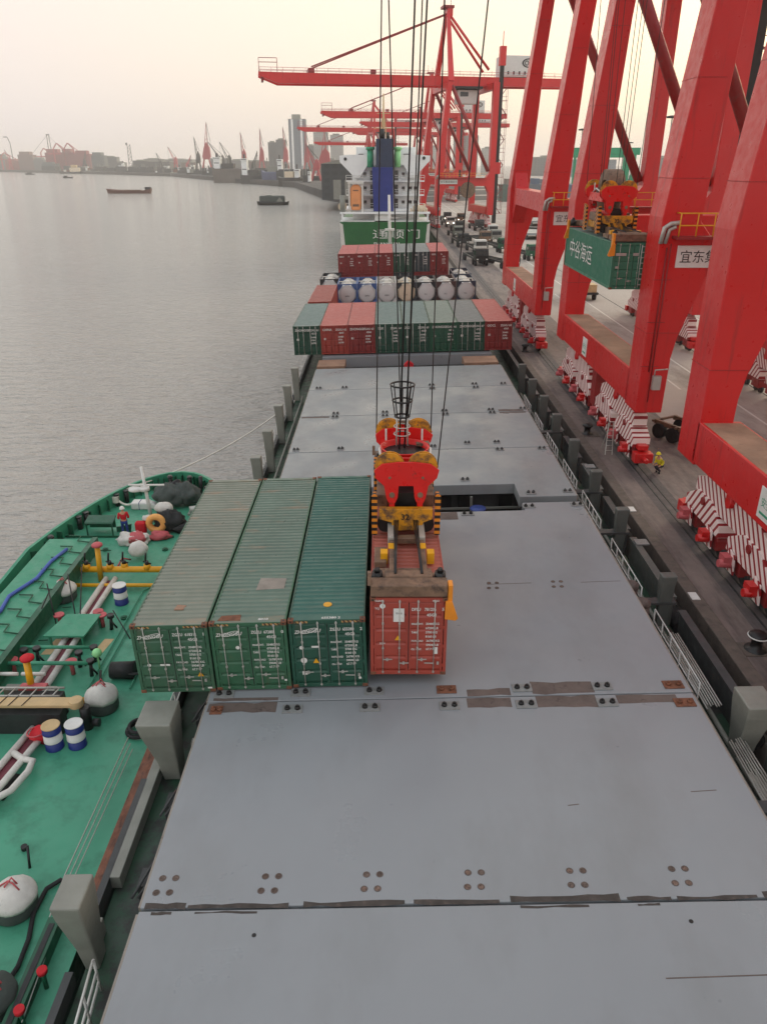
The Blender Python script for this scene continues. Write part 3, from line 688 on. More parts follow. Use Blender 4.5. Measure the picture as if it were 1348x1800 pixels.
roof_mark(g2, '8010', -3.9, 20.5, 9.537)
b = MB(); b.cyl((-1.75, 21.35, 9.52), (-1.75, 21.35, 9.545), .14, .14, 16); b.build('roof_sticker', 'yellow', g3)
b = MB(); b.prism([(-4.25, 22.4), (-3.3, 22.45), (-3.3, 23.15), (-4.2, 23.2)], 'z', 9.50, 9.537); b.build('roof_patch', 'hatch_edge', g2)
b = MB(); b.prism([(-5.2, 20.5), (-4.45, 20.5), (-4.5, 20.85), (-5.1, 20.8)], 'z', 9.50, 9.534); b.build('roof_rust', 'rust', g2)
b = MB(); b.prism([(-6.75, 21.25), (-6.45, 21.25), (-6.4, 21.5), (-6.7, 21.55)], 'z', 9.50, 9.534); b.build('roof_rust', 'dust_top', g1)
# the red one hangs plumb from the spreader, just above the hatch
def red_marks(t, x0, y, z0, W, H, z1, y0):
    id_marks('DFSU 781236 5', '45G1', (.36, .49), None)(t, x0, y, z0, W, H, z1, y0)
    yy = y - .016; b = MB(); b.box(x0 + W * .3, x0 + W * .44, yy - .004, yy, z0 + H * .70, z0 + H * .87); b.build('placard', 'white', t); b = MB(); b.cyl((x0 + W * .16, yy - .004, z0 + H * .9), (x0 + W * .16, yy, z0 + H * .9), .09, .09, 20)
    b.build('round_sticker', 'white', t); b = MB(); b.box(x0 + W * .83, x0 + W * .885, yy - .004, yy, z0 + H * .28, z0 + H * .37); b.build('placard', 'white', t)
    b = MB(); b.text('危险品', .07, (x0 + W * .33, yy - .008, z0 + H * .80)); b.build('placard_lettering', 'black', t)
    b = MB(); b.text('TCJ', .09, (x0 + W * .06, yy - .004, z0 + H * .86)); b.text('2210', .09, (x0 + W * .12, yy - .004, z0 + H * .41)); b.text('CLEAN', .09, (x0 + W * .06, y0 - .006, z1 - .12)); b.text('45 G1', .09, (x0 + W * .8, y0 - .006, z1 - .12)); b.build('lettering', 'white', t)
rc = container('brick red container hanging from the yellow and red spreader just above the hatch', -.42, 20.5, 7.28, H=2.9, side=CRED, roof=RRF, near=True, marks=red_marks)

FAR.update({'g': (cpaint('far_green_paint', S(34, 84, 62)), paint('far_green_roof', S(122, 136, 124), .42, .06, .3)),  # each roof tone is its wall colour washed out by painted-in sky sheen
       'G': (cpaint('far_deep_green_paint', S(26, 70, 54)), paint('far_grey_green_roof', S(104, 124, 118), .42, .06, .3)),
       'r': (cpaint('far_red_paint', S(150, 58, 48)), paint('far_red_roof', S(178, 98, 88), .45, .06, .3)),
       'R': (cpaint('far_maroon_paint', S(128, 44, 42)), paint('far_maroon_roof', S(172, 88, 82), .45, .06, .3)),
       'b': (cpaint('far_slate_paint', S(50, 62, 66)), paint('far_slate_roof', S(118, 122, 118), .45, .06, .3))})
def small_marks(a, c, logo):
    def f(t, x0, y, z0, W, H, z1, y0):
        b = MB(); yy = y - .02
        b.text(logo, .27, (x0 + .18, yy - .06, z0 + H * .82)); b.text(a, .24, (x0 + W * .56, yy - .06, z0 + H * .82)); b.text(c, .22, (x0 + W * .68, yy - .06, z0 + H * .71))
        for k in range(3): b.text(('30480', '3700', '26780')[k], .2, (x0 + W * .64, yy - .06, z0 + H * (.58 - .1 * k)))
        b.box(x0 + .3, x0 + .5, yy - .004, yy, z0 + H * .5, z0 + H * .57)
        b.build('lettering', 'white', t)
    return f
row = ['G', 'r', 'R', 'G', 'G', 'g', 'G', 'R']; nm = {'g': 'mid green', 'G': 'deep green', 'r': 'salmon red', 'R': 'maroon', 'b': 'slate grey'}
lab = ['deep green container at the river end of the long far row', 'orange-red container beside the river-end green one in the far row', 'red container third from the river in the far row',
       'deep green container just left of the basket in the far row', 'deep green container directly above the red fire box in the far row', 'brighter green container with paler roof near the middle of the far row',
       'grey-roofed green container next to the quay-end maroon one', 'maroon container at the quay end of the long far row']
lg = ['ZHONGGU', 'CHINA', 'ZHONGGU', 'ZGX', 'ZGX', 'ZHONGGU', 'ZHONGGU', 'OOCL']
roofs = ['G', 'r', 'r', 'G', 'G', 'g', 'b', 'r']
for i, c in enumerate(row):
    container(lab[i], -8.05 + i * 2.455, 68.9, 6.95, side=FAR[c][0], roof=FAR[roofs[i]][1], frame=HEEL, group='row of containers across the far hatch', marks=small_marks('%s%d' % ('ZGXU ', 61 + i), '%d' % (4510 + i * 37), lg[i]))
container('single dusty red container behind the green river-end one of the far row', -7.9, 82.2, 6.95, side=FAR['r'][0], roof=paint('old_red_roof', S(150, 80, 68), .5, .1), frame=HEEL)
for i in range(6):
    container(['lower dark container under the top stack, river side', 'lower dark container under the top stack, second from river', 'lower dark container under the top stack, third from river', 'lower dark container under the top stack, third from quay',
               'lower dark container under the top stack, second from quay', 'lower dark container under the top stack, quay side'][i], -5.95 + i * 2.45, 106.3, 6.95, H=2.3, side=FAR['R' if i != 3 else 'b'][0], roof=FAR['R'][1], frame=HEEL, group='lower tier under the top stack')
for i, (c, r) in enumerate((('R', 'R'), ('R', 'R'), ('R', 'R'), ('G', 'b'), ('b', 'b'), ('R', 'R'))):
    container(['maroon container at the river end of the raised stack beyond the tanks', 'maroon container second from the river in the raised stack', 'maroon container left of the dark green one in the raised stack',
               'dark green container in the raised stack', 'slate grey container in the raised stack', 'maroon container at the quay end of the raised stack beyond the tanks'][i],
              -5.95 + i * 2.45, 106.3, 9.27, H=2.55, side=FAR[c][0], roof=FAR[r][1], frame=HEEL, group='raised stack beyond the tank containers', marks=small_marks('%d' % (71 + i), '4%d2' % i, 'GESU'))
def tank_container(label, x0, y0, z0, fr, shell, L=6.06, W=2.38, H=2.5):
    t = thing('tank_container', label, 'tank container', (x0 + W / 2, y0 + L / 2, z0), 'tank containers behind the long row', HEEL)
    b = MB(); x1, y1, z1 = x0 + W, y0 + L, z0 + H
    for xx in (x0, x1 - .13):
        for yy in (y0, y1 - .13): b.box(xx, xx + .13, yy, yy + .13, z0, z1)
        for zz in (z0, z1 - .11): b.box(xx, xx + .11, y0 + .13, y1 - .13, zz, zz + .11)
    for yy in (y0, y1 - .12):
        for zz in (z0, z1 - .12): b.box(x0 + .13, x1 - .13, yy, yy + .12, zz, zz + .12)
        for sx, sz in ((1, 1), (-1, 1), (1, -1), (-1, -1)):
            cx = x0 + .1 if sx > 0 else x1 - .1; cz = z0 + .1 if sz > 0 else z1 - .1
            b.prism([(cx, cz), (cx, cz + sz * .62), (cx + sx * .12, cz + sz * .62), (cx + sx * .55, cz + sz * .1), (cx + sx * .55, cz)], 'y', yy + .02, yy + .1)
    b.build('tank_frame', fr, t)
    b = MB(); cx, cz, r = (x0 + x1) / 2, (z0 + z1) / 2 + .03, 1.08
    n = 28; k = len(b.v); prof = [(0.02, .05), (.55, .07), (.9, .12), (1.06, .2), (1.12, .34), (1.12, L - .34), (1.06, L - .2), (.9, L - .12), (.02, L - .05)]
    for rr, yy in prof:
        for i in range(n): a = 2 * math.pi * i / n; b.v.append((cx + rr * math.cos(a), y0 + yy, cz + rr * math.sin(a)))
    for q in range(len(prof) - 1):
        for i in range(n): j = (i + 1) % n; b.face([k + q * n + i, k + q * n + j, k + (q + 1) * n + j, k + (q + 1) * n + i], True)
    b.build('tank_shell', shell, t)
    b = MB(); b.box(cx - .3, cx + .3, y0 + .4, y1 - .4, cz + 1.1, cz + 1.15); b.box(x0 + .1, x1 - .1, y0 + 2.7, y0 + 3.3, cz + 1.1, cz + 1.14)
    b.build('walkway', 'galv', t)
    b = MB(); b.cyl((cx, y0 + 3, cz + 1.05), (cx, y0 + 3, cz + 1.25), .28, .25, 14); b.build('manhole', 'white', t)
    b = MB(); b.text(['UN', 'T11', 'EXFU'][int(x0 * 10) % 3], .22, (cx - .25, y0 + .05, cz - .3)); b.build('lettering', 'black', t)
    return t
tf = [paint('tank_frame_%d' % i, c, .5) for i, c in enumerate((S(60, 90, 140), S(60, 90, 140), S(190, 190, 186), S(44, 50, 56), S(40, 42, 44), S(74, 50, 46), S(52, 60, 76)))]
for i in range(7):
    tank_container(['pale tank in a blue frame nearest the lone red container', 'white tank in a blue frame, second of the tank row from the river', 'grey tank in a white frame, third of the tank row', 'cream tank in a dark frame at the middle of the tank row',
        'white tank in a black frame right of the cream one', 'pale tank in a brown frame, second of the tank row from the quay', 'white tank in a slate blue frame at the quay end of the tank row'][i], -5.55 + i * 2.4, 95.2, 6.95, tf[i], 'cream' if i == 3 else 'tank')
tank_container('tank in a black frame set back at the river side behind the lone red container', -8.0, 100.2, 6.95, tf[4], 'tank')
tank_container('tank set back at the quay side beside the raised stack', 9.0, 101.8, 6.95, tf[6], 'tank')

# ================================================================== SPREADER  (origin = centre of the container top)
def spreader(cx, cy, z0, label, group=None, grimy=False):
    t = thing('container_spreader', label, 'spreader', (cx, cy, z0), group)
    P = lambda *a: tuple(v + o for v, o in zip(a, (cx, cy, z0)))
    def bx(b, x0, x1, y0, y1, za, zb): return b.box(cx + x0, cx + x1, cy + y0, cy + y1, z0 + za, z0 + zb)
    # end beams with corner housings
    for s in (-1, 1):
        b = MB(); ye = s * 5.82
        bx(b, -1.2, 1.2, ye - .28, ye + .28, .02, .42); b.build('end_beam', 'sp_grime', t, bevel=.03)
        b = MB(); bx(b, -.75, .75, s * 5.35 - .2, s * 5.35 + .2, .1, .46); b.build('end_bracket', 'sp_grime', t, bevel=.03)
        for q in (-1, 1):
            b = MB(); b.cyl(P(q * 1.0, ye - s * .5, .14), P(q * 1.0, ye - s * .5, .5), .2, .17, 12); b.cyl(P(q * 1.0, ye - s * .5, .5), P(q * 1.0, ye - s * .5, .62), .1, .08, 10)
            b.build('twistlock_housing', 'black', t)
            b = MB()
            if s < 0 and q > 0 or grimy:       # lowered flipper arm
                b.prism([(cy + ye - .32, z0 + .45), (cy + ye + .05, z0 + .45), (cy + ye + .0, z0 - .25), (cy + ye - .3, z0 - .25)], 'x', cx + q * 1.26 - .05, cx + q * 1.26 + .09)
                b.prism([(cx + q * 1.14, z0 - .1), (cx + q * 1.34, z0 - .1), (cx + q * 1.54, z0 - .72), (cx + q * 1.46, z0 - .8), (cx + q * 1.12, z0 - .74)], 'y', cy + ye - .36, cy + ye - .28)
                b.build('flipper', 'orange', t, bevel=.012)
            else:
                b.prism([(cy + ye - .25, z0 + .4), (cy + ye + .1, z0 + .4), (cy + ye + .1, z0 + .75), (cy + ye - .15, z0 + .8)], 'x', cx + q * 1.24 - .06, cx + q * 1.24 + .06)
                b.build('flipper', 'sp_grime', t, bevel=.012)
    for (xa, xb, ya, yb, za) in ((-1.15, -.66, -5.2, -4.6, .02), (-1.1, -.7, -4.2, -3.1, .02), (-.75, .75, -5.25, -4.75, .1), (.66, 1.1, -5.2, -4.9, .02), (-.55, .55, -2.6, -2.3, .1), (-.6, .6, 4.6, 5.2, .1)):
        b = MB(); bx(b, xa, xb, ya, yb, za, za + .22); b.build('frame_plate', 'sp_grime', t, bevel=.02)
    for q in (-1, 1):                 # telescopic arms
        b = MB(); bx(b, q * .52 - .09, q * .52 + .09, -5.2, 5.2, .16, .42); b.build('telescopic_arm', 'sp_grime', t, bevel=.015)
        b = MB(); bx(b, q * .52 - .13, q * .52 + .13, -2.9, -1.2, .1, .52); b.build('arm_sleeve', 'galv' if not grimy else 'sp_grime', t, bevel=.015); b = MB(); bx(b, q * .52 - .13, q * .52 + .13, 1.2, 2.9, .1, .52); b.build('arm_sleeve', 'sp_grime', t, bevel=.015)
        b = MB(); bx(b, q * .78 - .12, q * .78 + .12, -4.0, -3.65, .05, .45); b.build('capacity_plate', 'yellow', t)
        b = MB(); bx(b, q * .52 - .12, q * .52 + .12, -3.6, -3.2, .425, .44); b.build('capacity_plate', 'yellow', t)
    b = MB(); bx(b, -.95, .95, -1.5, 1.5, .35, .75); b.build('main_frame', 'sp_yellow', t, bevel=.03)
    b = MB(); b.prism([(cx - .95, z0 + 1.15), (cx + .95, z0 + 1.15), (cx + .95, z0 + .75), (cx + .62, z0 + .62), (cx + .55, z0 + .32), (cx - .28, z0 + .3), (cx - .3, z0 - .0 + .12), (cx - .5, z0 + .12), (cx - .5, z0 + .62), (cx - .95, z0 + .75)], 'y', cy - 1.95, cy - 1.7)
    b.build('cross_plate', 'sp_yellow', t, bevel=.02)
    b = MB(); b.text('32', .3, P(-.18, -1.97, .75)); b.build('number', 'black', t)
    b = MB()
    for q in (-1, 1): b.cyl(P(q * .72, -1.75, .45), P(q * .72, -1.35, .45), .3, .3, 16)
    bx(b, -.55, .55, -1.3, 1.3, .75, 1.5); b.build('drive_unit', 'black', t)
    for q in (-1, 1):                 # hazard striped guards
        b = MB(); b.prism([(cy - 1.9, z0 + .1), (cy - 1.35, z0 + .1), (cy - 1.2, z0 + 1.55), (cy - 1.9, z0 + 1.7)], 'x', cx + q * 1.12 - .06, cx + q * 1.12 + .06)
        bx(b, q * 1.12 - .10, q * 1.12 + .10, -1.95, -1.88, .15, 1.65); b.build('striped_guard', 'sp_stripe', t)
        b = MB(); b.prism([(cy + 1.3, z0 + .1), (cy + 1.9, z0 + .1), (cy + 1.9, z0 + 1.7), (cy + 1.3, z0 + 1.6)], 'x', cx + q * 1.12 - .06, cx + q * 1.12 + .06); b.build('striped_guard', 'sp_stripe', t)
    for q in (-1, 1):                 # hydraulic hoses
        for k in range(3):
            b = MB(); b.tube([P(q * (.25 + .07 * k), -1.6, .9), P(q * (.3 + .06 * k), -2.3, .55), P(q * (.36 + .03 * k), -3.6, .5), P(q * (.4 + .02 * k), -5.4, .48)], .025, 5); b.build('hydraulic_hose', 'black', t)
        b = MB(); bx(b, q * .85 - .2, q * .85 + .2, -.9, .9, .78, 1.25); b.build('valve_box', 'sp_grime', t, bevel=.02)
    # head block: red plates with sheaves
    pl = [(-1.12, 2.55), (-.85, 2.78), (-.3, 2.85), (.3, 2.85), (.85, 2.78), (1.15, 2.55), (1.08, 2.25), (.78, 1.95), (.70, 1.5), (.62, 1.3), (.38, 1.3), (.30, 1.5), (.26, 1.95), (-.26, 1.95), (-.30, 1.5), (-.38, 1.3), (-.62, 1.3), (-.70, 1.5), (-.78, 1.95), (-1.08, 2.25)]
    for yy in (-1.75, 2.1):
        for dy in (0, .42):
            b = MB(); b.prism([(cx + x, z0 + z) for x, z in pl], 'y', cy + yy + dy, cy + yy + dy + .07)
            hp = b.build('headblock_plate', 'sp_red', t, bevel=.012)
        for q in (-1, 1):
            b = MB(); yc = yy + .245; xc, zc = q * .58, 2.62
            b.cyl(P(xc, yc - .12, zc), P(xc, yc - .07, zc), .52, .52, 28); b.cyl(P(xc, yc + .07, zc), P(xc, yc + .12, zc), .52, .52, 28); b.cyl(P(xc, yc - .07, zc), P(xc, yc + .07, zc), .45, .45, 28)
            b.build('sheave', 'sp_yellow', t, bevel=.008)
            b = MB(); b.cyl(P(q * .5, yy - .04, 1.62), P(q * .5, yy + .55, 1.62), .1, .1, 12); b.cyl(P(xc, yy - .01, zc - .35), P(xc, yy + .5, zc - .35), .05, .05, 10); b.build('pin', 'sp_grime', t)
            b = MB()
            for k in range(5): a = 2 * math.pi * k / 5 + .4; b.cyl(P(xc + .3 * math.cos(a), yc - .13, zc + .3 * math.sin(a)), P(xc + .3 * math.cos(a), yc - .115, zc + .3 * math.sin(a)), .035, .035, 8)
            b.build('sheave_bolt', 'sp_grime', t)
    b = MB()
    for q in (-1, 1): bx(b, q * .82 - .08, q * .82 + .08, -1.3, 2.15, 1.9, 2.4); bx(b, q * .5 - .1, q * .5 + .1, -1.7, 2.5, .75, 1.4)
    bx(b, -.8, .8, 1.45, 1.6, 1.7, 2.5); b.build('headblock_frame', 'sp_red', t, bevel=.02)
    b = MB(); n = 28; k = 0                                     # open cable tub
    b.lathe([(.62, 1.2), (.80, 2.1), (.90, 2.62), (.93, 2.66), (.86, 2.66), (.80, 2.3), (.66, 1.6), (.05, 1.55)], P(0, .45, 0), n); b.build('cable_tub', 'sp_red' if not grimy else 'sp_grime', t)
    b = MB(); b.lathe([(.70, 2.42), (.82, 2.45), (.83, 2.45), (.70, 2.2)], P(0, .45, 0), 24); b.build('tub_shade_disc', 'black', t)  # black disc painted in for the shade inside the open tub
    b = MB()
    for q in (-1, 1): b.tube([P(q * .85, -.9, 2.4), P(q * .95, .2, 2.65), P(q * .8, 1.5, 2.4)], .045, 6)
    for x_ in (-.7, .7): b.tube([P(x_, 1.62, 1.7), P(x_, 1.62, 2.95)], .035, 6)
    b.tube([P(-.6, 2.75, 2.95), P(.6, 2.75, 2.95)], .04, 6); b.build('guard_bar', 'offwhite', t)
    b = MB(); bx(b, .45, .95, .9, 1.25, 2.5, 2.6); bx(b, -.5, .5, 2.6, 2.8, 2.7, 2.9); b.build('limit_switch', 'sp_grime', t)
    if not grimy:
        b = MB()                      # black ring basket guiding the cable
        for r, z in ((.44, 4.9), (.36, 4.3), (.27, 3.7)): b.ring(P(-.1, .9, z), r, .035, 28, 6)
        for k in range(8): a = 2 * math.pi * k / 8; b.tube([P(-.1 + .44 * math.cos(a), .9 + .44 * math.sin(a), 4.9), P(-.1 + .27 * math.cos(a), .9 + .27 * math.sin(a), 3.7)], .022, 5)
        b.build('cable_basket', 'black', t)
        b = MB()
        for k in range(4): a = math.pi / 4 + math.pi / 2 * k; b.tube([P(-.1 + .27 * math.cos(a), .9 + .27 * math.sin(a), 3.7), P(-.1 + .3 * math.cos(a), .9 + .35 * math.sin(a), 2.6)], .03, 6)
        b.ring(P(-.1, .9, 3.3), .3, .025, 20, 5); b.ring(P(-.1, .9, 3.0), .3, .025, 20, 5); b.build('basket_stand', 'galv', t)
    else:
        b = MB(); n = 16; k0 = len(b.v)
        for i in range(n + 1):
            a = math.pi * i / n
            for x_ in (-.16, .16):
                for rr in (.75, 1.35): b.v.append(P(x_ * 3, -rr * math.cos(a) * 1.1 + .2, 2.4 + rr * math.sin(a)))
        for i in range(n):
            a = k0 + 4 * i; c_ = a + 4
            for u, v_ in ((0, 1), (1, 3), (3, 2), (2, 0)): b.face([a + u, a + v_, c_ + v_, c_ + u])
        b.build('cable_hood', 'sp_grime', t)
    return t
sp = spreader(.80, 26.6, 10.2, 'yellow and red spreader with its sheaves and black ring basket, gripping the brick red container', 'spreaders hanging on ropes')
def ropes(t, cx, cy, z0, tops, r=.022):
    for (x0, y0, zz0), (x1, y1) in tops:
        b = MB(); n = 10; p0 = Vector((cx + x0, cy + y0, z0 + zz0)); p1 = Vector((x1, y1, 41.2)); b.tube([p0.lerp(p1, i / n) for i in range(n + 1)], r, 6); b.build('hoist_rope', 'rope', t)
ropes(sp, .8, 26.6, 10.2, [((-1.08, 2.3, 2.6), (.15, 28.6)), ((1.08, 2.3, 2.6), (2.0, 28.6)), ((1.1, -1.5, 2.6), (4.0, 25.6)), ((-.12, 2.3, 3.1), (-.35, 28.8)), ((.12, 2.3, 3.1), (1.55, 28.8))])
for (a_, c_) in (((-.2, .85, 2.4), (1.2, 27.6)), ((0, .95, 2.4), (1.75, 27.7))):
    b = MB(); p0 = Vector((.8 + a_[0], 26.6 + a_[1], 10.2 + a_[2])); p1 = Vector((c_[0], c_[1], 41.2)); b.tube([p0, p0.lerp(p1, .5) + Vector((.05, 0, 0)), p1], .03, 6); b.build('power_cable', 'black', sp)
sp2 = spreader(14.35, 52.0, 18.45, 'grimy yellow and red spreader between the crane legs, gripping the green container with white characters', 'spreaders hanging on ropes', True)
ropes(sp2, 14.35, 52, 18.45, [((q * 1.05, yy, 2.7), (14.35 + q * 1.5, 52 + yy * 1.2)) for q in (-1, 1) for yy in (-1.5, 2.3)] + [((q * .2, yy, 2.9), (14.35 + q * .3, 52 + yy * 1.4)) for q in (-1, 1) for yy in (-1.5, 2.3)], .02)
hc = container('green container with white characters on its side, hanging between the red crane legs', 13.13, 45.9, 15.82, H=2.6, side=paint('lifted_green_paint', S(52, 116, 92), .45, .06, .6), roof=FAR['G'][1], near=True)
b = MB(); b.text('中谷海运', 1.25, (13.10, 56.6, 16.75), (0, -1, 0), (0, 0, 1), 1.25); b.build('lettering', 'white', hc)
b = MB()
for xx in (14.75, 15.1): b.tube([(xx, 45.83, 15.95), (xx, 45.83, 18.3)], .03, 5)
for k in range(8): b.tube([(14.75, 45.83, 16.1 + k * .3), (15.1, 45.83, 16.1 + k * .3)], .025, 5)
b.box(13.3, 13.9, 45.85, 45.9, 17.7, 17.85); b.box(13.35, 13.5, 45.85, 45.9, 17.0, 17.12); b.box(14.3, 14.6, 45.85, 45.9, 17.7, 17.85)
b.build('front_ladder', 'galv', hc)

# ================================================================== GANTRY CRANES (x towards land, origin under the waterside legs on the quay)
SEAM = paint('seam_red', S(172, 36, 34), .5)
def crane(xw, yc, label, group):
    t = thing('gantry_crane', label, 'crane', (xw, yc, 5.4), group)
    W = lambda x, y, z: (xw + x, yc + y, 5.4 + z)
    def PB(b, poly, axis, a0, a1):
        if axis == 'y': b.prism([(xw + p, 5.4 + q) for p, q in poly], 'y', yc + a0, yc + a1)
        elif axis == 'x': b.prism([(yc + p, 5.4 + q) for p, q in poly], 'x', xw + a0, xw + a1)
        return b
    def bx(b, x0, x1, y0, y1, z0, z1): return b.box(xw + x0, xw + x1, yc + y0, yc + y1, 5.4 + z0, 5.4 + z1)
    ln = .118
    for s in (-1, 1):
        y0, y1 = s * 10.1 - 1.1, s * 10.1 + 1.1
        b = MB(); PB(b, [(-1.05, 3.75), (.5, 3.75), (.55, 7.0), (.75, 8.2), (1.75, 11.35), (1.75, 13.5), (1.05, 14.3), (.32 + ln * 12, 26.5), (.15 + ln * 22, 37), (-1.05 + ln * 22, 37), (-1.05, 14.5)], 'y', y0, y1); b.build('waterside_leg', 'red', t, bevel=.05)
        b = MB(); PB(b, [(14.2, 3.75), (15.8, 3.75), (15.8, 37), (14.2, 37), (14.2, 14.8), (13.2, 13.5), (13.2, 11.4), (14.2, 9.6)], 'y', s * 10.1 - .9, s * 10.1 + .9); b.build('landside_leg', 'red', t, bevel=.04)
        b = MB(); bx(b, 1.7, 13.25, s * 10.1 - .85, s * 10.1 + .85, 11.4, 13.45); b.build('portal_beam', 'red', t, bevel=.04)
        b = MB(); b.cyl(W(13.9, s * 10.1, 15.2), W(2.6 + .2, s * 10.1, 36.2), .5, .5, 16); b.build('diagonal_brace', 'red_dark', t)
        b = MB(); b.beam(W(2.7, s * 9.6, 37), W(3.3, s * 1.2, 54), 1.5, 1.3, .9, .9); b.build('mast_leg', 'red', t, bevel=.03)
        b = MB(); b.cyl(W(3.5, s * 1.4, 53.6), W(14.8, s * 3, 40.6), .36, .36, 10); b.build('back_stay', 'red', t)
        for (xe, ze) in ((-34, 40.6),):
            b = MB(); b.beam(W(3.2, s * 1.2, 53.8), W(xe, s * 3, ze), .22, .34); b.build('fore_stay', 'red_dark', t)
        b = MB(); b.prism([(xw - 48, 5.4 + 39.3), (xw - 48, 5.4 + 38.4), (xw - 43, 5.4 + 36.6), (xw + 40, 5.4 + 36.6), (xw + 40, 5.4 + 38.7), (xw - 43, 5.4 + 39.2)], 'y', yc + s * 3 - .55, yc + s * 3 + .55); b.build('boom_girder', 'red', t)
        b = MB()
        for k in (1.1, .55): b.tube([W(-47.6, s * 3.9, 39.2 + k), W(39, s * 3.9, 38.7 + k)], .05, 4)
        for i in range(30): b.tube([W(-47.6 + 3 * i, s * 3.9, 39.1), W(-47.6 + 3 * i, s * 3.9, 40.3)], .04, 4)
        b.build('boom_railing', 'pinkred', t)
    for s in (-1, 1):
        for z_ in (8.4, 16.4, 21.0, 26.0, 31.0):
            xl = -1.05 + ln * max(0, z_ - 14.5); xr = {8.4: .78, 16.4: 1.08}.get(z_, xl + 1.5 - .018 * (z_ - 14.5)); b = MB(); bx(b, xl - .02, xr + .02, s * 10.1 - 1.12, s * 10.1 + 1.12, z_, z_ + .04); b.build('leg_seam', SEAM, t)
    for nm_, xa, xb in (('waterside_sill', -1.05, .95), ('landside_sill', 14.0, 16.0)):
        b = MB(); PB(b, [(-9.2, 3.9), (9.2, 3.9), (9.2, 5.9), (-9.2, 5.9)], 'x', xa, xb); sl = b.build(nm_, 'red', t, bevel=.04)
        b = MB(); bx(b, xa + .12, xb - .1, -8.9, 8.9, 5.9, 5.905); b.build('sill_top', 'dust_top', sl)
    for xa, z0, z1 in ((1.6, 35.4, 37), (14.2, 35.4, 37), (3.0, 53.2, 55)):
        yy = 10.5 if xa != 3.0 else 1.6
        b = MB(); bx(b, xa, xa + 1.5, -yy, yy, z0, z1); b.build('cross_beam', 'red', t, bevel=.04)
    b = MB()
    for xx in (-47, -36, -24, -10, 8, 24, 39): bx(b, xx - .3, xx + .3, -2.5, 2.5, 37.2, 38.4)
    b.build('boom_tie', 'red_dark', t)
    b = MB()
    for z_ in (41.5, 42.5): b.tube([W(-47.8, -3, z_), W(-43, -3, z_)], .08, 4)
    for xx in (-47.8, -43): b.tube([W(xx, -3, 39.2), W(xx, -3, 42.5)], .08, 4)
    bx(b, -34.8, -33.2, -3.5, 3.5, 39.2, 40.3); bx(b, -18, -16.6, -3.5, -2, 39.2, 40.2); bx(b, 1.8, 4.8, -1.8, 1.8, 55, 55.6); b.tube([W(2.2, 0, 55.6), W(2.2, 0, 58.5)], .07, 4); b.tube([W(4.2, 0, 55.6), W(4.2, 0, 57.5)], .07, 4)
    b.build('boom_platform', 'red_dark', t)
    # machinery house with the oval emblem, operator cab, cable shaft and ladders
    b = MB(); bx(b, 18.5, 29, -3.2, 3.2, 39.0, 44.2); b.build('machinery_house', 'white', t, bevel=.15)
    b = MB(); b.ring(W(26, -3.25, 42.4), 1.0, .13, 24, 5, 'y'); b.v = [((x - (xw + 26)) * 1.7 + xw + 26, y, z) for x, y, z in b.v]; b.ring(W(25.4, -3.25, 42.4), .5, .1, 16, 5, 'y'); b.ring(W(26.5, -3.25, 42.4), .5, .1, 16, 5, 'y'); b.build('oval_emblem', 'black', t)
    b = MB()
    for k, xx in enumerate((20, 21.6, 23.2, 24.8)): bx(b, xx, xx + .5, -3.24, -3.2, 39.6, 40.4)
    b.build('vent_opening', 'glass', t)
    b = MB(); bx(b, 6.5, 12.2, -2, 2, 32.4, 35.8); tr = b.build('trolley_cab', 'white', t, bevel=.1)
    b = MB(); bx(b, 7.2, 9.5, -2.04, -2, 34.2, 35.3); b.build('window', 'glass', tr)
    b = MB(); bx(b, 5.5, 13.2, -3.6, 3.6, 36.0, 36.55); bx(b, 6.6, 12, -1.6, 1.6, 35.8, 36.0); b.build('trolley', 'dark', t)
    b = MB(); bx(b, 16.1, 17.1, -9.7, -8.9, 1.5, 41.0); b.build('cable_shaft', 'black', t)
    b = MB(); bx(b, 15.8, 17.4, -10, -8.5, 41, 45.5); b.tube([W(16.6, -9.2, 45.5), W(16.6, -9.2, 49)], .1, 5); bx(b, 15.6, 17.6, -9.9, -8.4, 14.5, 17.5); b.build('lift_head', 'red', t)
    b = MB()
    for k in range(10):
        z_ = 4 + 3.2 * k; bx(b, 16.2, 19.0, -8.3, -6.9, z_, z_ + .08)
        b.tube([W(18.9, -8.3, z_ + 1.1), W(18.9, -6.9, z_ + 1.1), W(16.4, -6.9, z_ + 1.1)], .04, 4); b.beam(W(16.4 if k % 2 else 18.8, -7.6, z_), W(18.8 if k % 2 else 16.4, -7.6, z_ + 3.2), .6, .08)
    for xx, yy in ((16.2, -8.3), (19, -8.3), (19, -6.9)): b.tube([W(xx, yy, 4), W(xx, yy, 36)], .05, 4)
    b.build('stair_tower', 'red_dark', t)
    # access platform with yellow rails on the near portal beam, sign board under it
    b = MB(); bx(b, -.4, 2.5, -11.9, -11.15, 13.45, 13.6); bx(b, 2.5, 13, -11.8, -10.95, 13.45, 13.55); pf = b.build('platform', 'red_dark', t)
    b = MB()
    for xx, x2 in ((-.3, 2.4), (2.7, 7.0), (7.1, 12.9)):
        for z_ in (13.6 + .55, 13.6 + 1.15): b.tube([W(xx, -11.85, z_), W(x2, -11.85, z_)], .035, 5)
        n = 3 if xx < 0 else 4
        for i in range(n + 1): x_ = xx + (x2 - xx) * i / n; b.tube([W(x_, -11.85, 13.6), W(x_, -11.85, 14.75)], .035, 5)
    b.tube([W(-.3, -11.85, 14.75), W(-.3, -11.2, 14.75)], .035, 5); b.tube([W(2.4, -11.85, 14.75), W(2.4, -11.2, 14.75)], .035, 5); b.build('platform_railing', 'yellow', pf)
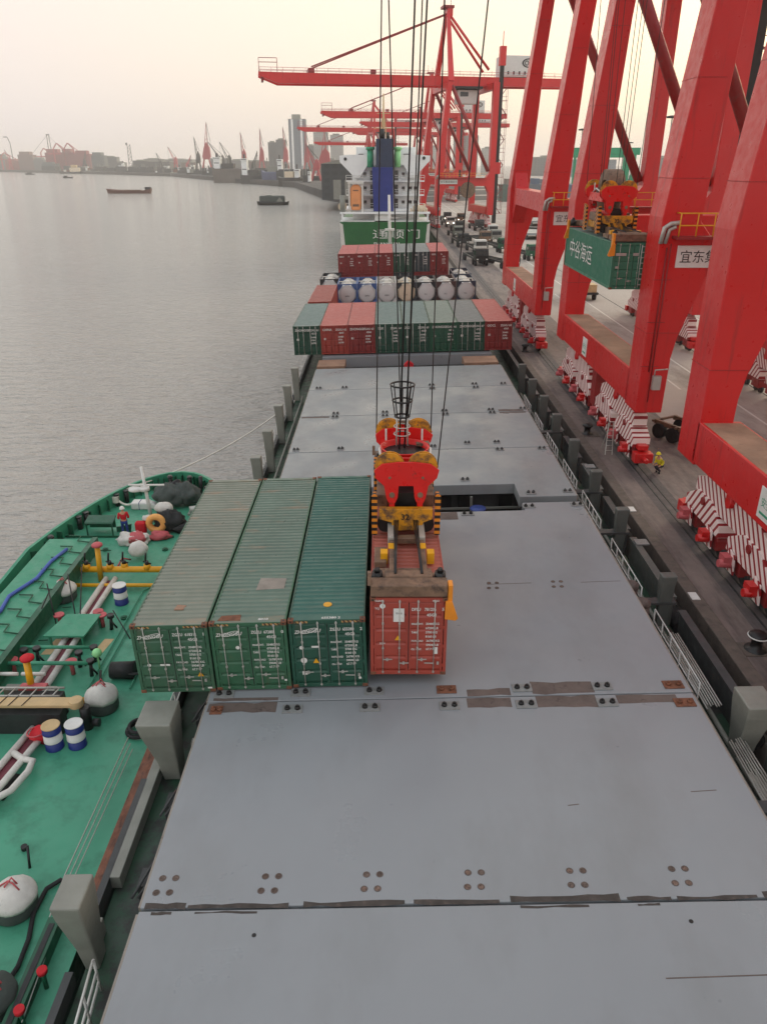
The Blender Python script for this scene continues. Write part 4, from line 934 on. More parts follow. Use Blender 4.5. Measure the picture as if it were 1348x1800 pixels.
    b = MB(); bx(b, -.02, 5.0, -11.25, -11.17, 11.95, 13.1); sg = b.build('sign_board', 'white', t, bevel=.02)
    b = MB(); b.text('宜东集装箱码头', .70, W(.14, -11.262, 12.27), (1, 0, 0), (0, 0, 1), .98); b.build('lettering', 'black', sg)
    b = MB(); b.tube([W(-1.0, -11.25, 13.2), W(-.9, -11.3, 14.0), W(-.6, -11.3, 14.2), W(-.1, -11.25, 14.25)], .12, 8); b.tube([W(-.75, -11.25, 13.2), W(-.62, -11.3, 13.9), W(-.3, -11.3, 14.05)], .1, 8); b.build('conduit', 'galv', t)
    b = MB(); b.tube([W(-.6, -11.24, 6.2), W(-.6, -11.24, 13)], .04, 5); b.tube([W(-.42, -11.2, 4.4), W(-.42, -11.3, 13.2)], .03, 5)
    for z_ in (6.5, 9.0, 11.3): bx(b, -1.1, -.1, -11.22, -11.2, z_, z_ + .03)
    b.build('drain_pipe', 'red_dark', t)
    b = MB(); bx(b, -.35, .1, -11.5, -11.2, 5.2, 6.0); b.tube([W(-.3, -11.4, 6.0), W(-.3, -11.4, 6.35), W(.4, -11.4, 6.4)], .04, 5); b.build('junction_box', 'galv', t)
    for yy in (1.6, ):
        b = MB(); bx(b, -1.09, -1.05, yy - .6, yy + .6, 4.2, 5.5); pp = b.build('notice_plate', 'white', t, bevel=.01)
        b = MB(); b.text('安全', .42, W(-1.095, yy + .42, 4.75), (0, -1, 0), (0, 0, 1)); b.box(xw - 1.1, xw - 1.09, yc + yy - .4, yc + yy + .4, 5.4 + 4.4, 5.4 + 4.5); b.build('lettering', 'green_lt', pp)
    # wheels: three levels of equalizers under every corner
    for xm, face in ((-.05, -1), (15.0, 1)):
        b = MB(); bx(b, xm - .5, xm + .5, -.55, .55, 1.0, 3.9); bx(b, xm - .35, xm + .35, -.4, .4, .25, 1.0); b.build('middle_strut', 'red_dark', t, bevel=.03)
        for gy in (-5.6, 5.6):
            mt = 'rw_stripe' if gy < 0 else 'rw_stripe2'
            b = MB(); PB(b, [(gy - 1.5, 3.88), (gy + 1.5, 3.88), (gy + 3.9, 3.0), (gy + 3.9, 2.35), (gy + 2.2, 2.15), (gy - 2.2, 2.15), (gy - 3.9, 2.35), (gy - 3.9, 3.0)], 'x', xm - .42, xm + .42); eq = b.build('main_equalizer', mt, t, bevel=.02)
            b = MB(); bx(b, xm - .55, xm + .55, gy - .35, gy + .35, 3.3, 3.9); b.cyl(W(xm - .6, gy, 3.25), W(xm + .6, gy, 3.25), .28, .28, 14); b.build('pivot', 'red', eq)
            for q in (-1, 1):
                y2 = gy + q * 2.55
                b = MB(); PB(b, [(y2 - .8, 2.5), (y2 + .8, 2.5), (y2 + 2.05, 1.8), (y2 + 2.05, 1.2), (y2 - 2.05, 1.2), (y2 - 2.05, 1.8)], 'x', xm - .52, xm + .52); e2 = b.build('equalizer', mt if q < 0 else ('rw_stripe2' if mt == 'rw_stripe' else 'rw_stripe'), t, bevel=.02)
                b = MB(); b.cyl(W(xm - .6, y2, 2.2), W(xm + .6, y2, 2.2), .2, .2, 12); b.build('pivot', 'red_dark', e2)
                for q2 in (-1, 1):
                    y3 = y2 + q2 * 1.28
                    b = MB(); PB(b, [(y3 - .3, 1.5), (y3 + .3, 1.5), (y3 + .62, .95), (y3 + .62, .45), (y3 - .62, .45), (y3 - .62, .95)], 'x', xm - .4, xm + .4); bg = b.build('bogie', 'red_dark', t, bevel=.02)
                    b = MB()
                    for wy in (-.38, .38): b.cyl(W(xm - .12, y3 + wy, .34), W(xm + .12, y3 + wy, .34), .31, .31, 16)
                    b.build('wheel', 'dark', bg)
                    b = MB(); b.cyl(W(xm + face * .45, y3 - .1, .85), W(xm + face * 1.15, y3 - .1, .9), .2, .18, 12); bx(b, xm + face * .8 - .18, xm + face * .8 + .18, y3 - .25, y3 + .3, .95, 1.25)
                    b.build('drive_motor', 'red' if q2 < 0 else 'pinkred', bg)
                    if face < 0:
                        b = MB(); b.prism([(yc + y3 - .5, 5.4 + .5), (yc + y3 + .5, 5.4 + .5), (yc + y3 + .25, 5.4 + 1.5), (yc + y3 - .35, 5.4 + 1.35)], 'x', xw + xm - .62, xw + xm - .56); b.build('striped_guard', mt, bg)
        for s in (-1, 1):
            b = MB(); bx(b, xm - .55, xm + .55, s * 10.7 - .35, s * 10.7 + .35, .5, 1.1); b.cyl(W(xm, s * 11.0, .8), W(xm, s * 11.6, .8), .14, .14, 12); bx(b, xm - .3, xm + .3, s * 10.2 - .5, s * 10.2 + .5, 1.2, 1.5); b.build('buffer', 'red', t, bevel=.03)
    b = MB(); b.cyl(W(8, -10.1 - 1.0, 10.4), W(8, -10.1 - 1.6, 10.4), 2.1, 2.1, 28); b.cyl(W(8, -11.0, 10.4), W(8, -11.8, 10.4), .5, .5, 14); b.build('cable_reel', 'sp_grime', t)
    return t
GC = 'red gantry cranes along the quay'
c1 = crane(16.1, 25.75, 'nearest red gantry crane, its legs cut off by the right edge of the photo', GC)
def crane_copy(x, y, rz, label, tie=False):
    c = copy_tree(c1, Matrix.Translation((x, y, 5.4)) @ Matrix.Rotation(rz, 4, 'Z'), label=label)
    T = Matrix.Translation((x, y, 5.4)); LOC[c.name] = T
    return c
c2 = crane_copy(15.85, 54.5, 0, 'second red gantry crane, the one with a green container hanging between its legs')
c3 = crane_copy(15.65, 86.2, 0, 'third red gantry crane, right behind the one carrying the green container')
b = MB(); b.box(15.0, 16.4, 77.2, 95.2, 18.3, 20.0); b.prism([(77.2, 20.0), (78.6, 20.0), (77.2, 21.6)], 'x', 15.0, 16.4); b.prism([(95.2, 20.0), (93.8, 20.0), (95.2, 21.6)], 'x', 15.0, 16.4)
b.prism([(77.2, 18.3), (79.0, 18.3), (77.2, 16.2)], 'x', 15.0, 16.4); b.prism([(95.2, 18.3), (93.4, 18.3), (95.2, 16.2)], 'x', 15.0, 16.4); LOC[c3.name] = Matrix.Translation((15.65, 86.2, 5.4)); b.build('tie_beam', 'red', c3, bevel=.04)
c4 = crane_copy(13.9, 242, R(9), 'whole red gantry crane over the far green ship, boom reaching highest above the river')
c5 = crane_copy(18.5, 405, R(8), 'red gantry crane with its mast just left of the tallest mast')
c6 = crane_copy(-10, 575, R(10), 'distant red gantry crane whose thin boom reaches farthest over the river')
c7 = crane_copy(-14, 650, R(12), 'faint red gantry crane with the lowest boom, behind the far ship')
c7.scale = (.82, .82, .82)
c9 = crane_copy(24, 640, R(10), 'faintest red gantry crane, mast showing behind the white bridge house')
c8 = crane_copy(34, 500, R(8), 'faded red gantry crane standing farthest right behind the tallest one')

# ================================================================== GREEN BUNKER BARGE ALONGSIDE
barge = thing('bunker_barge', 'green decked barge moored on the river side of the hatches', 'barge', (-13.7, 28, 0))
def side(y):      # half width of the deck
    if y < 33: return 5.4
    t = min(1, (y - 33) / 14.2); return 5.4 * math.sqrt(max(0.0, 1 - t ** 1.7))
def mid(y): return -13.75 + .4 * max(0, min(1, (y - 33) / 14.2))
ysb = [4, 12, 20, 30, 33, 36, 38.5, 40.5, 42.3, 43.8, 45.1, 46.0, 46.6, 47.0, 47.2]
out_ = [(mid(y) - side(y), y) for y in ysb] + [(mid(y) + side(y), y) for y in ysb[::-1]]
b = MB(); nn = len(out_)
b.v = [(-13.75 + (x + 13.75) * .93, y - (.8 if y > 44 else 0), -1.2) for x, y in out_] + [(x, y, 3.0) for x, y in out_]
for i in range(nn): j = (i + 1) % nn; b.face([i, j, nn + j, nn + i])
b.build('hull', 'green_dk', barge)
b = MB(); b.v = [(x, y, 3.004) for x, y in out_]; b.face(list(range(nn))[::-1]); b.build('deck', 'deckgreen', barge)
b = MB(); pts = [(x, y) for x, y in out_ if y > 34 or x < -14]; pts.sort(key=lambda p: 0)
pl = [(mid(y) - side(y), y) for y in ysb if y >= 20] + [(mid(y) + side(y), y) for y in ysb[::-1] if y >= 38]
for i in range(len(pl) - 1):
    p, q = Vector((*pl[i], 0)), Vector((*pl[i + 1], 0)); h0 = .45 if p.y < 36 else .9; h1 = .45 if q.y < 36 else .9
    d = (q - p); 
    if d.length < 1e-4: continue
    nrm = Vector((-d.y, d.x, 0)).normalized() * .05
    b.hexa([p - nrm + Vector((0, 0, 3)), q - nrm + Vector((0, 0, 3)), q + nrm + Vector((0, 0, 3)), p + nrm + Vector((0, 0, 3)),
            p - nrm * 1.6 + Vector((0, 0, 3 + h0)), q - nrm * 1.6 + Vector((0, 0, 3 + h1)), q + nrm * 2 + Vector((0, 0, 3 + h1)), p + nrm * 2 + Vector((0, 0, 3 + h0))])
bw = b.build('bulwark', 'green_lt', barge)
for i in range(1, len(pl) - 1):
    for f_ in (0, .5):
        p = Vector((*pl[i], 3)).lerp(Vector((*pl[i + 1], 3)), f_); c_ = (Vector((-13.75, 38, 3)) - p).normalized()
        if p.y > 35: b = MB(); b.prism([(p.x, p.y), (p.x + c_.x * .35, p.y + c_.y * .35), (p.x + c_.x * .35 + .04, p.y + c_.y * .35 + .04), (p.x + .04, p.y + .04)], 'z', 3.0, 3.7); b.build('bulwark_stay', 'green_dk', bw)

b = MB(); b.beam((-18.2, 39.16, 3.06), (-12.0, 39.16, 3.06), .06, .12); b.build('deck_step', 'green_dk', barge)
b = MB(); b.box(-8.62, -7.95, 15.2, 22.4, 2.5, 3.16); b.box(-8.75, -8.1, 14.4, 15.6, 2.3, 3.05); b.build('timber_fender', paint('brown_fender_timber', S(128, 82, 62), .75, .3, 3, S(78, 52, 42), .5, .62, 3, dstretch=(2, .4, 1)), barge, bevel=.05)
b = MB(); b.box(-7.95, -7.72, 14.8, 22.2, 2.2, 2.95); b.build('rubbing_strip', 'rust', barge, bevel=.03)
for k, (x, y) in enumerate(((-16.6, 43.6), (-16.2, 44.2), (-17.55, 40.9), (-17.75, 40.3), (-14.0, 46.5), (-12.7, 46.4), (-11.2, 44.6), (-18.3, 37.6))):
    b = MB(); b.cyl((x, y, 3.0), (x, y, 3.75 if k < 4 else 3.9), .14, .14, 12); b.cyl((x, y, 3.75), (x, y, 3.82), .18, .18, 12); b.build('bollard', 'black', barge)
# raised walkway trunk along the river side with step frames and a hose
b = MB(); b.box(-18.1, -15.75, 20.5, 37.0, 3.85, 4.0); b.build('side_walkway', 'green_lt', barge, bevel=.02)
b = MB(); b.box(-15.78, -15.5, 20.4, 37.1, 3.3, 4.06)
for y in range(22, 38, 5): b.box(-17.9, -17.7, y - .1, y + .1, 3, 3.85); b.box(-15.8, -15.62, y - .1, y + .1, 3, 3.4)
b.build('walkway_beam', 'green_dk', barge)
b = MB()
for k in range(13):
    y = 21.5 + k * 1.25; b.tube([(-15.75, y, 4.05), (-16.4, y + .1, 4.08), (-16.45, y + .7, 4.08), (-17.1, y + .75, 4.07)], .035, 5)
b.build('step_frame', 'green_dk', barge)
b = MB(); b.tube([(-16.6, 35.6, 4.1), (-16.9, 34.2, 4.1), (-16.9, 32.5, 4.1), (-17.5, 30.8, 4.1), (-17.3, 29.5, 4.1), (-17.6, 28.6, 4.1), (-17.2, 27.4, 4.1), (-17.5, 26, 4.1)], .09, 7); tag(b.build('hose', 'blue_hose', None), 'blue hose lying along the raised green side walkway', 'hose')
# deck pipes
def pipe(name, pts, r, mt, parent=barge, n=10): b = MB(); b.tube(pts, r, n); return b.build(name, mt, parent)
pipe('yellow_pipe', [(-16.1, 34.4, 3.55), (-9.5, 34.4, 3.55)], .16, 'yellow'); pipe('yellow_pipe', [(-15.9, 33.3, 3.25), (-9.5, 33.3, 3.25)], .1, 'yellow')
pipe('yellow_pipe', [(-18.9, 24.1, 3.35), (-11.6, 24.1, 3.35)], .15, 'yellow'); pipe('green_pipe', [(-16.4, 27.25, 3.7), (-12.55, 27.25, 3.7)], .08, 'green_lt'); pipe('green_pipe', [(-16.4, 26.1, 3.7), (-12.2, 26.1, 3.7)], .09, 'green_lt')
for x, y, z in ((-14.5, 34.2, 5.0), (-14.0, 24.7, 4.9)):
    b = MB(); b.cyl((x, y, 3), (x + (.1 if y > 30 else .05), y, z), .14, .13, 12); p_ = b.build('yellow_post', 'yellow', barge)
    b = MB(); b.lathe([(.14, 0), (.27, .05), (.27, .14), (.2, .2)], (x + .1, y, z - .05), 14); b.build('cap', 'redcloth' if y < 30 else 'pinkred', p_)
for x, y in ((-15.2, 34.4), (-14.0, 34.4), (-13.3, 34.5), (-12.1, 34.4)):
    b = MB(); b.cyl((x, y, 3.6), (x, y, 3.85), .2, .17, 10); b.build('valve', 'yellow', barge)
    b = MB(); b.cyl((x, y, 3.8), (x, y, 4.05), .12, .1, 8); b.tube([(x - .05, y, 4.05), (x + .02, y, 4.5)], .05, 6); b.beam((x - .18, y, 4.02), (x + .22, y, 3.88), .06, .06); b.build('valve_lever', 'black', barge)
for x, y in ((-15.3, 27.0), (-14.8, 27.1), (-16.2, 26.0), (-12.4, 27.2), (-12.2, 26.2), (-12.5, 29.7), (-12.9, 26.8)):
    b = MB(); b.cyl((x, y, 3), (x + .05, y, 3.65), .09, .07, 8); b.cyl((x + .05, y, 3.65), (x + .05, y, 3.8), .17, .17, 8); b.tube([(x, y, 3.5), (x + .28, y - .05, 3.1)], .045, 6); b.build('valve_stand', 'black', barge)
for x, y in ((-14.9, 29.9), (-12.95, 29.9), (-15.5, 26.4), (-13.0, 26.3), (-13.2, 30.2)):
    b = MB(); b.cyl((x, y, 3), (x, y, 3.6), .09, .09, 10); b.cyl((x, y, 3.6), (x, y, 3.68), .24, .24, 14); b.build('vent_head', 'pinkred', barge)
# centre pipe duct: two white pipes with a maroon walkway
for dx in (-.22, .30): pipe('duct_pipe', [(-13.9 + dx, 24.6, 3.3), (-13.9 + dx * .9, 33.9, 3.3)], .13, 'offwhite')
b = MB(); b.box(-14.02, -13.76, 24.6, 33.8, 3.02, 3.24); b.build('duct_walkway', 'maroon', barge)
b = MB(); b.box(-14.35, -13.3, 24.35, 24.75, 3.02, 3.75); b.build('duct_head', 'pinkred', barge, bevel=.04)
b = MB(); b.box(-13.4, -12.9, 24.2, 24.6, 3.0, 3.7); b.box(-15.1, -14.5, 24.6, 25.0, 3.0, 3.5); b.build('pump_block', 'post', barge, bevel=.03)
for x in (-15.2, -14.1):
    b = MB(); b.tube([(x - .5, 25.3, 3.75), (x + .45, 25.3, 3.75)], .08, 6); b.build('flange_pipe', 'white', barge)
for dx in (-.1, .5): pipe('duct_pipe', [(-13.75 + dx, 18.0, 3.3), (-13.0 + dx, 22.6, 3.3)], .12, 'offwhite')
b = MB(); b.prism([(-13.8, 18), (-13.45, 18), (-12.7, 22.6), (-13.05, 22.6)], 'z', 3.02, 3.2); b.build('duct_walkway', 'maroon', barge)
pipe('loop_pipe', [(-13.2, 21.2, 3.35), (-12.75, 20.9, 3.35), (-12.35, 20.8, 3.35), (-12.3, 20.3, 3.35), (-12.5, 19.4, 3.35), (-12.9, 19.0, 3.35), (-13.3, 18.9, 3.3)], .12, 'offwhite')
b = MB(); b.prism([(-13.3, 19.4), (-12.75, 19.3), (-12.6, 20.4), (-13.3, 20.6)], 'z', 3.01, 3.1); b.build('dark_hatch', 'black', barge)
b = MB(); b.prism([(-14.9, 28.1), (-13.1, 28.1), (-12.95, 29.9), (-14.5, 29.9)], 'z', 3.62, 3.7)
for x, y in ((-14.7, 28.2), (-13.3, 28.2), (-14.4, 29.8), (-13.1, 29.8)): b.box(x, x + .08, y, y + .08, 3, 3.62)
b.build('duct_bridge', 'green_lt', barge)
for x0 in (-14.95, -12.75):
    b = MB(); b.prism([(x0, 27.7), (x0 + .42, 27.7), (x0 + .62, 28.9), (x0 + .2, 28.9)], 'z', 3.005, 3.01); b.build('tan_pad', 'tan', barge)
for pts in ([(-15.5, 30.6, 4.9), (-14.9, 29.5, 3.2)], [(-14.8, 33, 4.6), (-13.9, 29.6, 3.2)], [(-15.3, 32.4, 4.4), (-14.2, 30, 3.1)], [(-15.4, 30.6, 4.6), (-15.9, 28.2, 3.0)], [(-12.5, 30.2, 3.7), (-11.4, 28.9, 3.0)]):
    pipe('brace_rod', pts, .03, 'black', n=6)
for y in (28.6, 31.4, 35.4, 37.3): pipe('thin_pipe', [(-16.9 if y > 34 else -15.4, y, 3.12), (-15.0, y + .05, 3.12)], .03, 'green_dk', n=5)
for x in (-12.0, -11.7, -10.3): pipe('thin_pipe', [(x, 25.2, 3.1), (x, 33.0, 3.1), (x + .4, 33.4, 3.1)], .035, 'green_lt', n=6)
for x, y in ((-12.2, 30.6), (-10.6, 28.7), (-16.4, 38.2), (-12.1, 37.6), (-15.4, 37.6)):
    b = MB(); b.cyl((x, y, 3.0), (x, y, 3.1), .16, .16, 14); b.cyl((x, y, 3.1), (x, y, 3.14), .1, .1, 10); b.build('deck_cap', 'green_dk', barge)
# canvas-covered vents
def covered(label, x, y, r, h, mt='offwhite', sd=1, skirt='tarp', lean=0):
    t = thing('covered_winch', label, 'covered winch', (x, y, 3))
    b = MB(); b.lathe([(r * .9, 0), (r, h * .1), (r, h * .5), (r * .95, h * .62)], (x, y, 3.0), 20); b.build('base', skirt, t)
    b = MB(); b.lathe([(r * 1.04, h * .45), (r * 1.06, h * .56), (r * .98, h * .68), (r * .55, h * .9), (r * .12, h * 1.02)], (x, y, 3.0), 26); b.v = [(px_ + .05 * mnoise.noise(Vector((px_ * 3, py_ * 3, pz_ * 3 + sd))), py_ + .05 * mnoise.noise(Vector((px_ * 3, py_ * 3 + 9, pz_ * 3))), pz_ + .11 * mnoise.noise(Vector((px_ * 2.5, py_ * 2.5, sd)))) for px_, py_, pz_ in b.v]; b.build('canvas_cover', mt, t)
    b = MB(); b.tube([(x - r * .5, y, 3 + h * .92), (x - .05, y + .05, 3 + h * 1.08), (x + .1, y, 3 + h * 1.05), (x + r * .5, y - .1, 3 + h * .9)], .025, 5); b.tube([(x - .1, y - .1, 3 + h * 1.0), (x + .05, y + .1, 3 + h * 1.15), (x + .2, y + .05, 3 + h * .95)], .03, 5); b.build('lashing', 'pinkred', t)
    return t
covered('canvas covered round winch beside the blue and white drums', -11.0, 24.1, .6, 1.15, sd=2)
covered('canvas covered winch at the left edge of the photo, a black hose beside it', -10.55, 15.2, .62, 1.0, sd=3)
covered('white covered winch half behind the raised green walkway', -15.7, 32.4, .62, 1.0, sd=5)
covered('dark canvas covered winch in the bottom left corner', -9.75, 12.4, .5, .9, 'tarp', sd=6, skirt='tarp_bk')
t = thing('canvas_bundle', 'round white canvas bundle between the four valves and the crumpled sheet', 'bundle', (-13.2, 36.6, 3)); b = MB(); b.blob((-13.2, 36.6, 3.55), (.5, .48, .5), 9, .14, 24, 14); b.build('cover', 'offwhite', t)
b = MB(); b.tube([(-13.6, 36.3, 3.1), (-13.9, 35.9, 3.4), (-14.1, 35.4, 3.0)], .05, 6); b.build('strap', 'pinkred', t)
t = thing('crumpled_sheet', 'crumpled pink and white sheet in front of the orange ring', 'sheet', (-13.9, 38.4, 3)); b = MB(); b.blob((-14.1, 38.5, 3.2), (.85, .55, .4), 12, .5, 28, 12, fr=2.4); b.build('white_cloth', 'offwhite', t)
b = MB(); b.blob((-13.85, 38.4, 3.3), (.45, .45, .38), 14, .5); b.blob((-12.7, 39.0, 3.2), (.6, .3, .3), 13, .5); b.build('pink_cloth', 'pinkred', t)
# drums on deck
def drum(label, x, y, z=3.0, wood=False):
    t = thing('oil_drum', label, 'drum', (x, y, z), 'blue and white drums on the green deck')
    for nm2, za, zb, mt in (('lower_band', 0, .38, 'blue'), ('white_band', .38, .76, 'white'), ('upper_band', .76, 1.06, 'blue')):
        b = MB(); b.lathe([(.32, za * .93), (.335, za * .93 + .02), (.32, za * .93 + .05), (.32, zb * .93)], (x, y, z), 24); b.build(nm2, mt, t)
    b = MB(); b.lathe([(.32, .985), (.335, 1.0), (.325, 1.03), (.29, 1.01)], (x, y, z), 24); b.build('lid', 'tan' if wood else 'white', t)
drum('blue and white drum standing alone behind the yellow pipes', -12.75, 32.0); drum('blue and white drum with a tan lid beside the red bucket', -12.05, 21.9, wood=True); drum('blue and white drum right of the tan-lidded one, under the gangway', -11.25, 22.0)
t = thing('bucket', 'red plastic bucket tipped against the drum with the tan lid', 'bucket', (-12.6, 22.1, 3)); b = MB(); b.cyl((-12.7, 22.0, 3.6), (-12.45, 22.2, 3.1), .3, .22, 16); b.build('body', 'redcloth', t); b = MB(); b.ring((-12.7, 22.0, 3.62), .29, .03, 18, 5); b.build('rim', 'pinkred', t)
# gangway and ladder
t = thing('gangway', 'pale tan gangway plank resting across the drums', 'gangway', (-13.3, 22.9, 4.1)); b = MB(); b.box(-17.0, -11.5, 22.75, 23.25, 4.08, 4.22); b.cyl((-11.5, 23.0, 4.0), (-11.5, 23.0, 4.3), .26, .26, 14); b.build('plank', 'tan', t, bevel=.03)
b = MB()
for x in (-14.3, -13.9, -13.4): b.tube([(x, 22.7, 4.24), (x + .15, 23.3, 4.24)], .02, 4)
b.build('lashing', 'black', t)
b = MB(); b.cyl((-11.2, 22.95, 3), (-11.2, 22.95, 4.0), .2, .2, 10); b.cyl((-10.95, 22.9, 3.3), (-10.7, 22.9, 3.3), .16, .16, 10); b.build('trestle', 'black', t)
t = thing('ladder', 'aluminium ladder lying beside the gangway on the green deck', 'ladder', (-13.7, 23.7, 4.0)); b = MB()
for y in (23.45, 23.95): b.tube([(-17.5, y, 4.1), (-12.3, y, 4.1)], .045, 6)
b.build('rail', 'galv', t); b = MB()
for k in range(12): b.tube([(-17.2 + k * .42, 23.45, 4.1), (-17.1 + k * .42, 23.95, 4.1)], .03, 5)
b.build('rung', 'galv', t)
b = MB(); b.box(-14.4, -12.3, 23.5, 23.9, 3.0, 4.0); b.build('trestle', 'black', t)
b = MB(); b.box(-15.2, -12.0, 22.6, 23.1, 3.0, 3.9); b.build('pump_housing', 'dark', barge)
# mast, benches, tarps, ring
t = thing('bow_mast', 'white mast with a cross arm near the bow of the green barge', 'mast', (-13.9, 41.2, 3)); b = MB(); b.cyl((-13.8, 41.2, 3), (-14.15, 41.6, 6.4), .12, .08, 12); b.build('pole', 'white', t)
b = MB(); b.beam((-15.0, 41.5, 5.3), (-12.9, 41.5, 5.3), .1, .08); b.cyl((-14.05, 41.4, 5.0), (-14.05, 41.4, 5.2), .3, .3, 12); b.build('cross_arm', 'white', t); b = MB(); b.blob((-14.6, 41.4, 5.05), (.42, .3, .18), 2, .1); b.build('lamp', 'white', t)
t = thing('white_locker', 'white locker left of the mast foot, a rope running to it', 'locker', (-14.9, 43.3, 3)); b = MB(); b.box(-15.6, -14.5, 43.0, 43.7, 3, 3.45); b.prism([(-14.5, 3), (-14.5, 3.45), (-14.1, 3.3), (-14.1, 3)], 'y', 43.1, 43.6); b.build('body', 'white', t, bevel=.08); b = MB(); b.box(-15.1, -15.07, 42.99, 43.72, 3.0, 3.47); b.build('strap', 'blue', t)
t = thing('windlass', 'bow windlass under dark grey tarpaulin right of the mast', 'windlass', (-12.8, 43.9, 3)); b = MB(); b.blob((-13.3, 43.7, 3.6), (1.0, .8, .8), 21, .3, 28, 14, fr=2.2); b.blob((-12.3, 43.9, 3.6), (.85, .7, .85), 22, .35, 28, 14, fr=2.2); b.build('tarpaulin', 'tarp', t)
b = MB(); b.blob((-13.0, 44.2, 4.1), (.5, .35, .4), 23, .4); b.cyl((-11.6, 44.6, 3.2), (-11.5, 44.6, 4.6), .12, .12, 8); b.build('winch_drum', 'black', t)
t = thing('life_ring', 'thick orange ring leaning on black tarpaulin', 'ring', (-13.1, 39.7, 3)); b = MB(); b.ring((-13.1, 39.75, 3.62), .42, .19, 28, 10, 'y'); b.build('ring', paint('peach_ring', S(232, 168, 92), .6, .1), t)
t = thing('tarpaulin_heap', 'heap of black tarpaulin behind the orange ring', 'tarpaulin', (-12.5, 40.3, 3)); b = MB(); b.blob((-12.4, 40.2, 3.5), (.95, .6, .75), 31, .35, 28, 14, fr=2.0); b.blob((-11.6, 39.9, 3.2), (.7, .4, .4), 32, .4); b.build('tarpaulin', 'tarp_bk', t); b = MB(); b.blob((-12.9, 40.9, 4.1), (.55, .4, .35), 33, .1); b.build('white_cover', 'offwhite', t)
t = thing('fuel_can', 'red fuel can left of the orange ring', 'can', (-14.0, 39.7, 3)); b = MB(); b.box(-14.3, -13.7, 39.5, 39.95, 3, 3.75); b.build('body', 'redcloth', t, bevel=.1); b = MB(); b.blob((-13.65, 39.95, 3.85), (.3, .2, .2), 4, .3); b.build('rag', 'offwhite', t)
t = thing('deck_crate', 'grey board half under the containers beside the black tarpaulin', 'board', (-11.2, 40.5, 3)); b = MB(); b.box(-11.6, -10.4, 40.1, 41.1, 3, 3.25); b.build('board', 'post', t, bevel=.03); b = MB(); b.box(-11.5, -11.4, 40.05, 41.15, 3.25, 3.29); b.build('strap', 'pinkred', t)
t = thing('small_winch', 'small pale winch near the bow beside the container roof', 'winch', (-11.4, 42.3, 3)); b = MB(); b.cyl((-11.8, 42.3, 3.3), (-11.1, 42.5, 3.3), .25, .25, 14); b.box(-11.9, -11.0, 42.1, 42.7, 3, 3.15); b.build('drum', 'galv', t)
t = thing('steel_bench', 'green steel shelter plate behind the man in red', 'bench', (-15.9, 39.5, 3)); b = MB(); b.prism([(39.4, 3.75), (39.45, 3.82), (40.2, 3.95), (40.2, 3.88)], 'x', -17.1, -15.5); b.box(-17.1, -15.6, 40.1, 40.2, 3.2, 3.9); b.build('plate', 'green_dk', t)
b = MB()
for x in (-17.05, -15.6): b.box(x, x + .07, 39.4, 39.47, 3, 3.75)
b.prism([(-15.5, 3), (-14.7, 3), (-14.6, 3.5), (-15.5, 3.3)], 'y', 39.9, 40.0); b.build('leg', 'green_dk', t)
# hoses, mooring lines
def single(name, label, cat, pts, r, mt, n=6):
    b = MB(); b.tube(pts, r, n); return tag(b.build(name, mt), label, cat)
def catenary(p, q, sag, n=14):
    p, q = Vector(p), Vector(q); return [p.lerp(q, i / n) - Vector((0, 0, sag * 4 * (i / n) * (1 - i / n))) for i in range(n + 1)]
single('mooring_rope', 'white rope running from the barge bow up past the container corner', 'rope', catenary((-16.9, 43.7, 3.85), (-7.9, 56.5, 5.2), .7), .05, 'hawser')
single('mooring_rope', 'white rope slack from the rail to the white locker on the bow', 'rope', catenary((-16.9, 43.7, 3.8), (-15.6, 43.3, 3.3), .35), .07, 'hawser')
b = MB()
for k in range(5): b.ring((-16.7, 43.6, 3.3 + k * .09), .2, .045, 18, 6)
tag(b.build('rope_turns', 'hawser'), 'turns of white rope around the rail bollard', 'rope')
single('rubber_hose', 'thick black hose curling from the left-edge winch down to the corner', 'hose', [(-9.35, 15.95, 3.1), (-9.6, 16.1, 3.1), (-9.9, 15.8, 3.1), (-9.95, 15.0, 3.1), (-9.75, 14.2, 3.1), (-9.7, 13.4, 3.1), (-9.85, 12.6, 3.12), (-10.1, 12.0, 3.1)], .07, 'rubber', 8)
b = MB(); b.ring((-9.2, 22.7, 3.12), .42, .08, 26, 8); b.ring((-9.15, 22.75, 3.27), .4, .07, 26, 8); tag(b.build('hose_coil', 'rubber'), 'coiled black hose ring beside the flared grey post', 'hose')
t = thing('hose_reel', 'dark reel with a white ball float beside the leftmost container', 'hose reel', (-11.2, 26.2, 3)); b = MB(); b.cyl((-11.3, 26.1, 3.35), (-10.3, 26.1, 3.35), .35, .38, 18); b.ring((-10.3, 26.2, 3.4), .45, .06, 20, 6); b.build('reel', 'tarp_bk', t); b = MB(); b.blob((-11.9, 26.4, 4.0), (.2, .2, .2), 1, .02, flat=False); b.cyl((-11.9, 26.4, 3.2), (-11.9, 26.4, 3.85), .04, .04, 6); b.build('float', 'mint', t)
b = MB(); b.tube([(-11.7, 26.0, 3.4), (-11.5, 25.2, 3.2), (-11.2, 24.8, 3.9), (-11.0, 24.3, 4.3)], .05, 6); b.build('hose', 'black', t)
for k in range(3):
    p = [(-9.35 + k * .17, 22.0 - k * .3, 3.35), (-9.42 + k * .15, 16.0, 3.35), (-9.1 + k * .12, 11.8, 3.35)]
    pipe('guard_wire', p, .018 if k else .022, 'galv', n=5)
b = MB(); b.box(-9.3, -8.95, 11.4, 14.6, 3.0, 3.45); b.build('side_channel', 'green_dk', barge); b = MB(); b.box(-9.2, -9.05, 11.4, 14.4, 3.45, 3.47); b.build('channel_slot', 'black', barge)
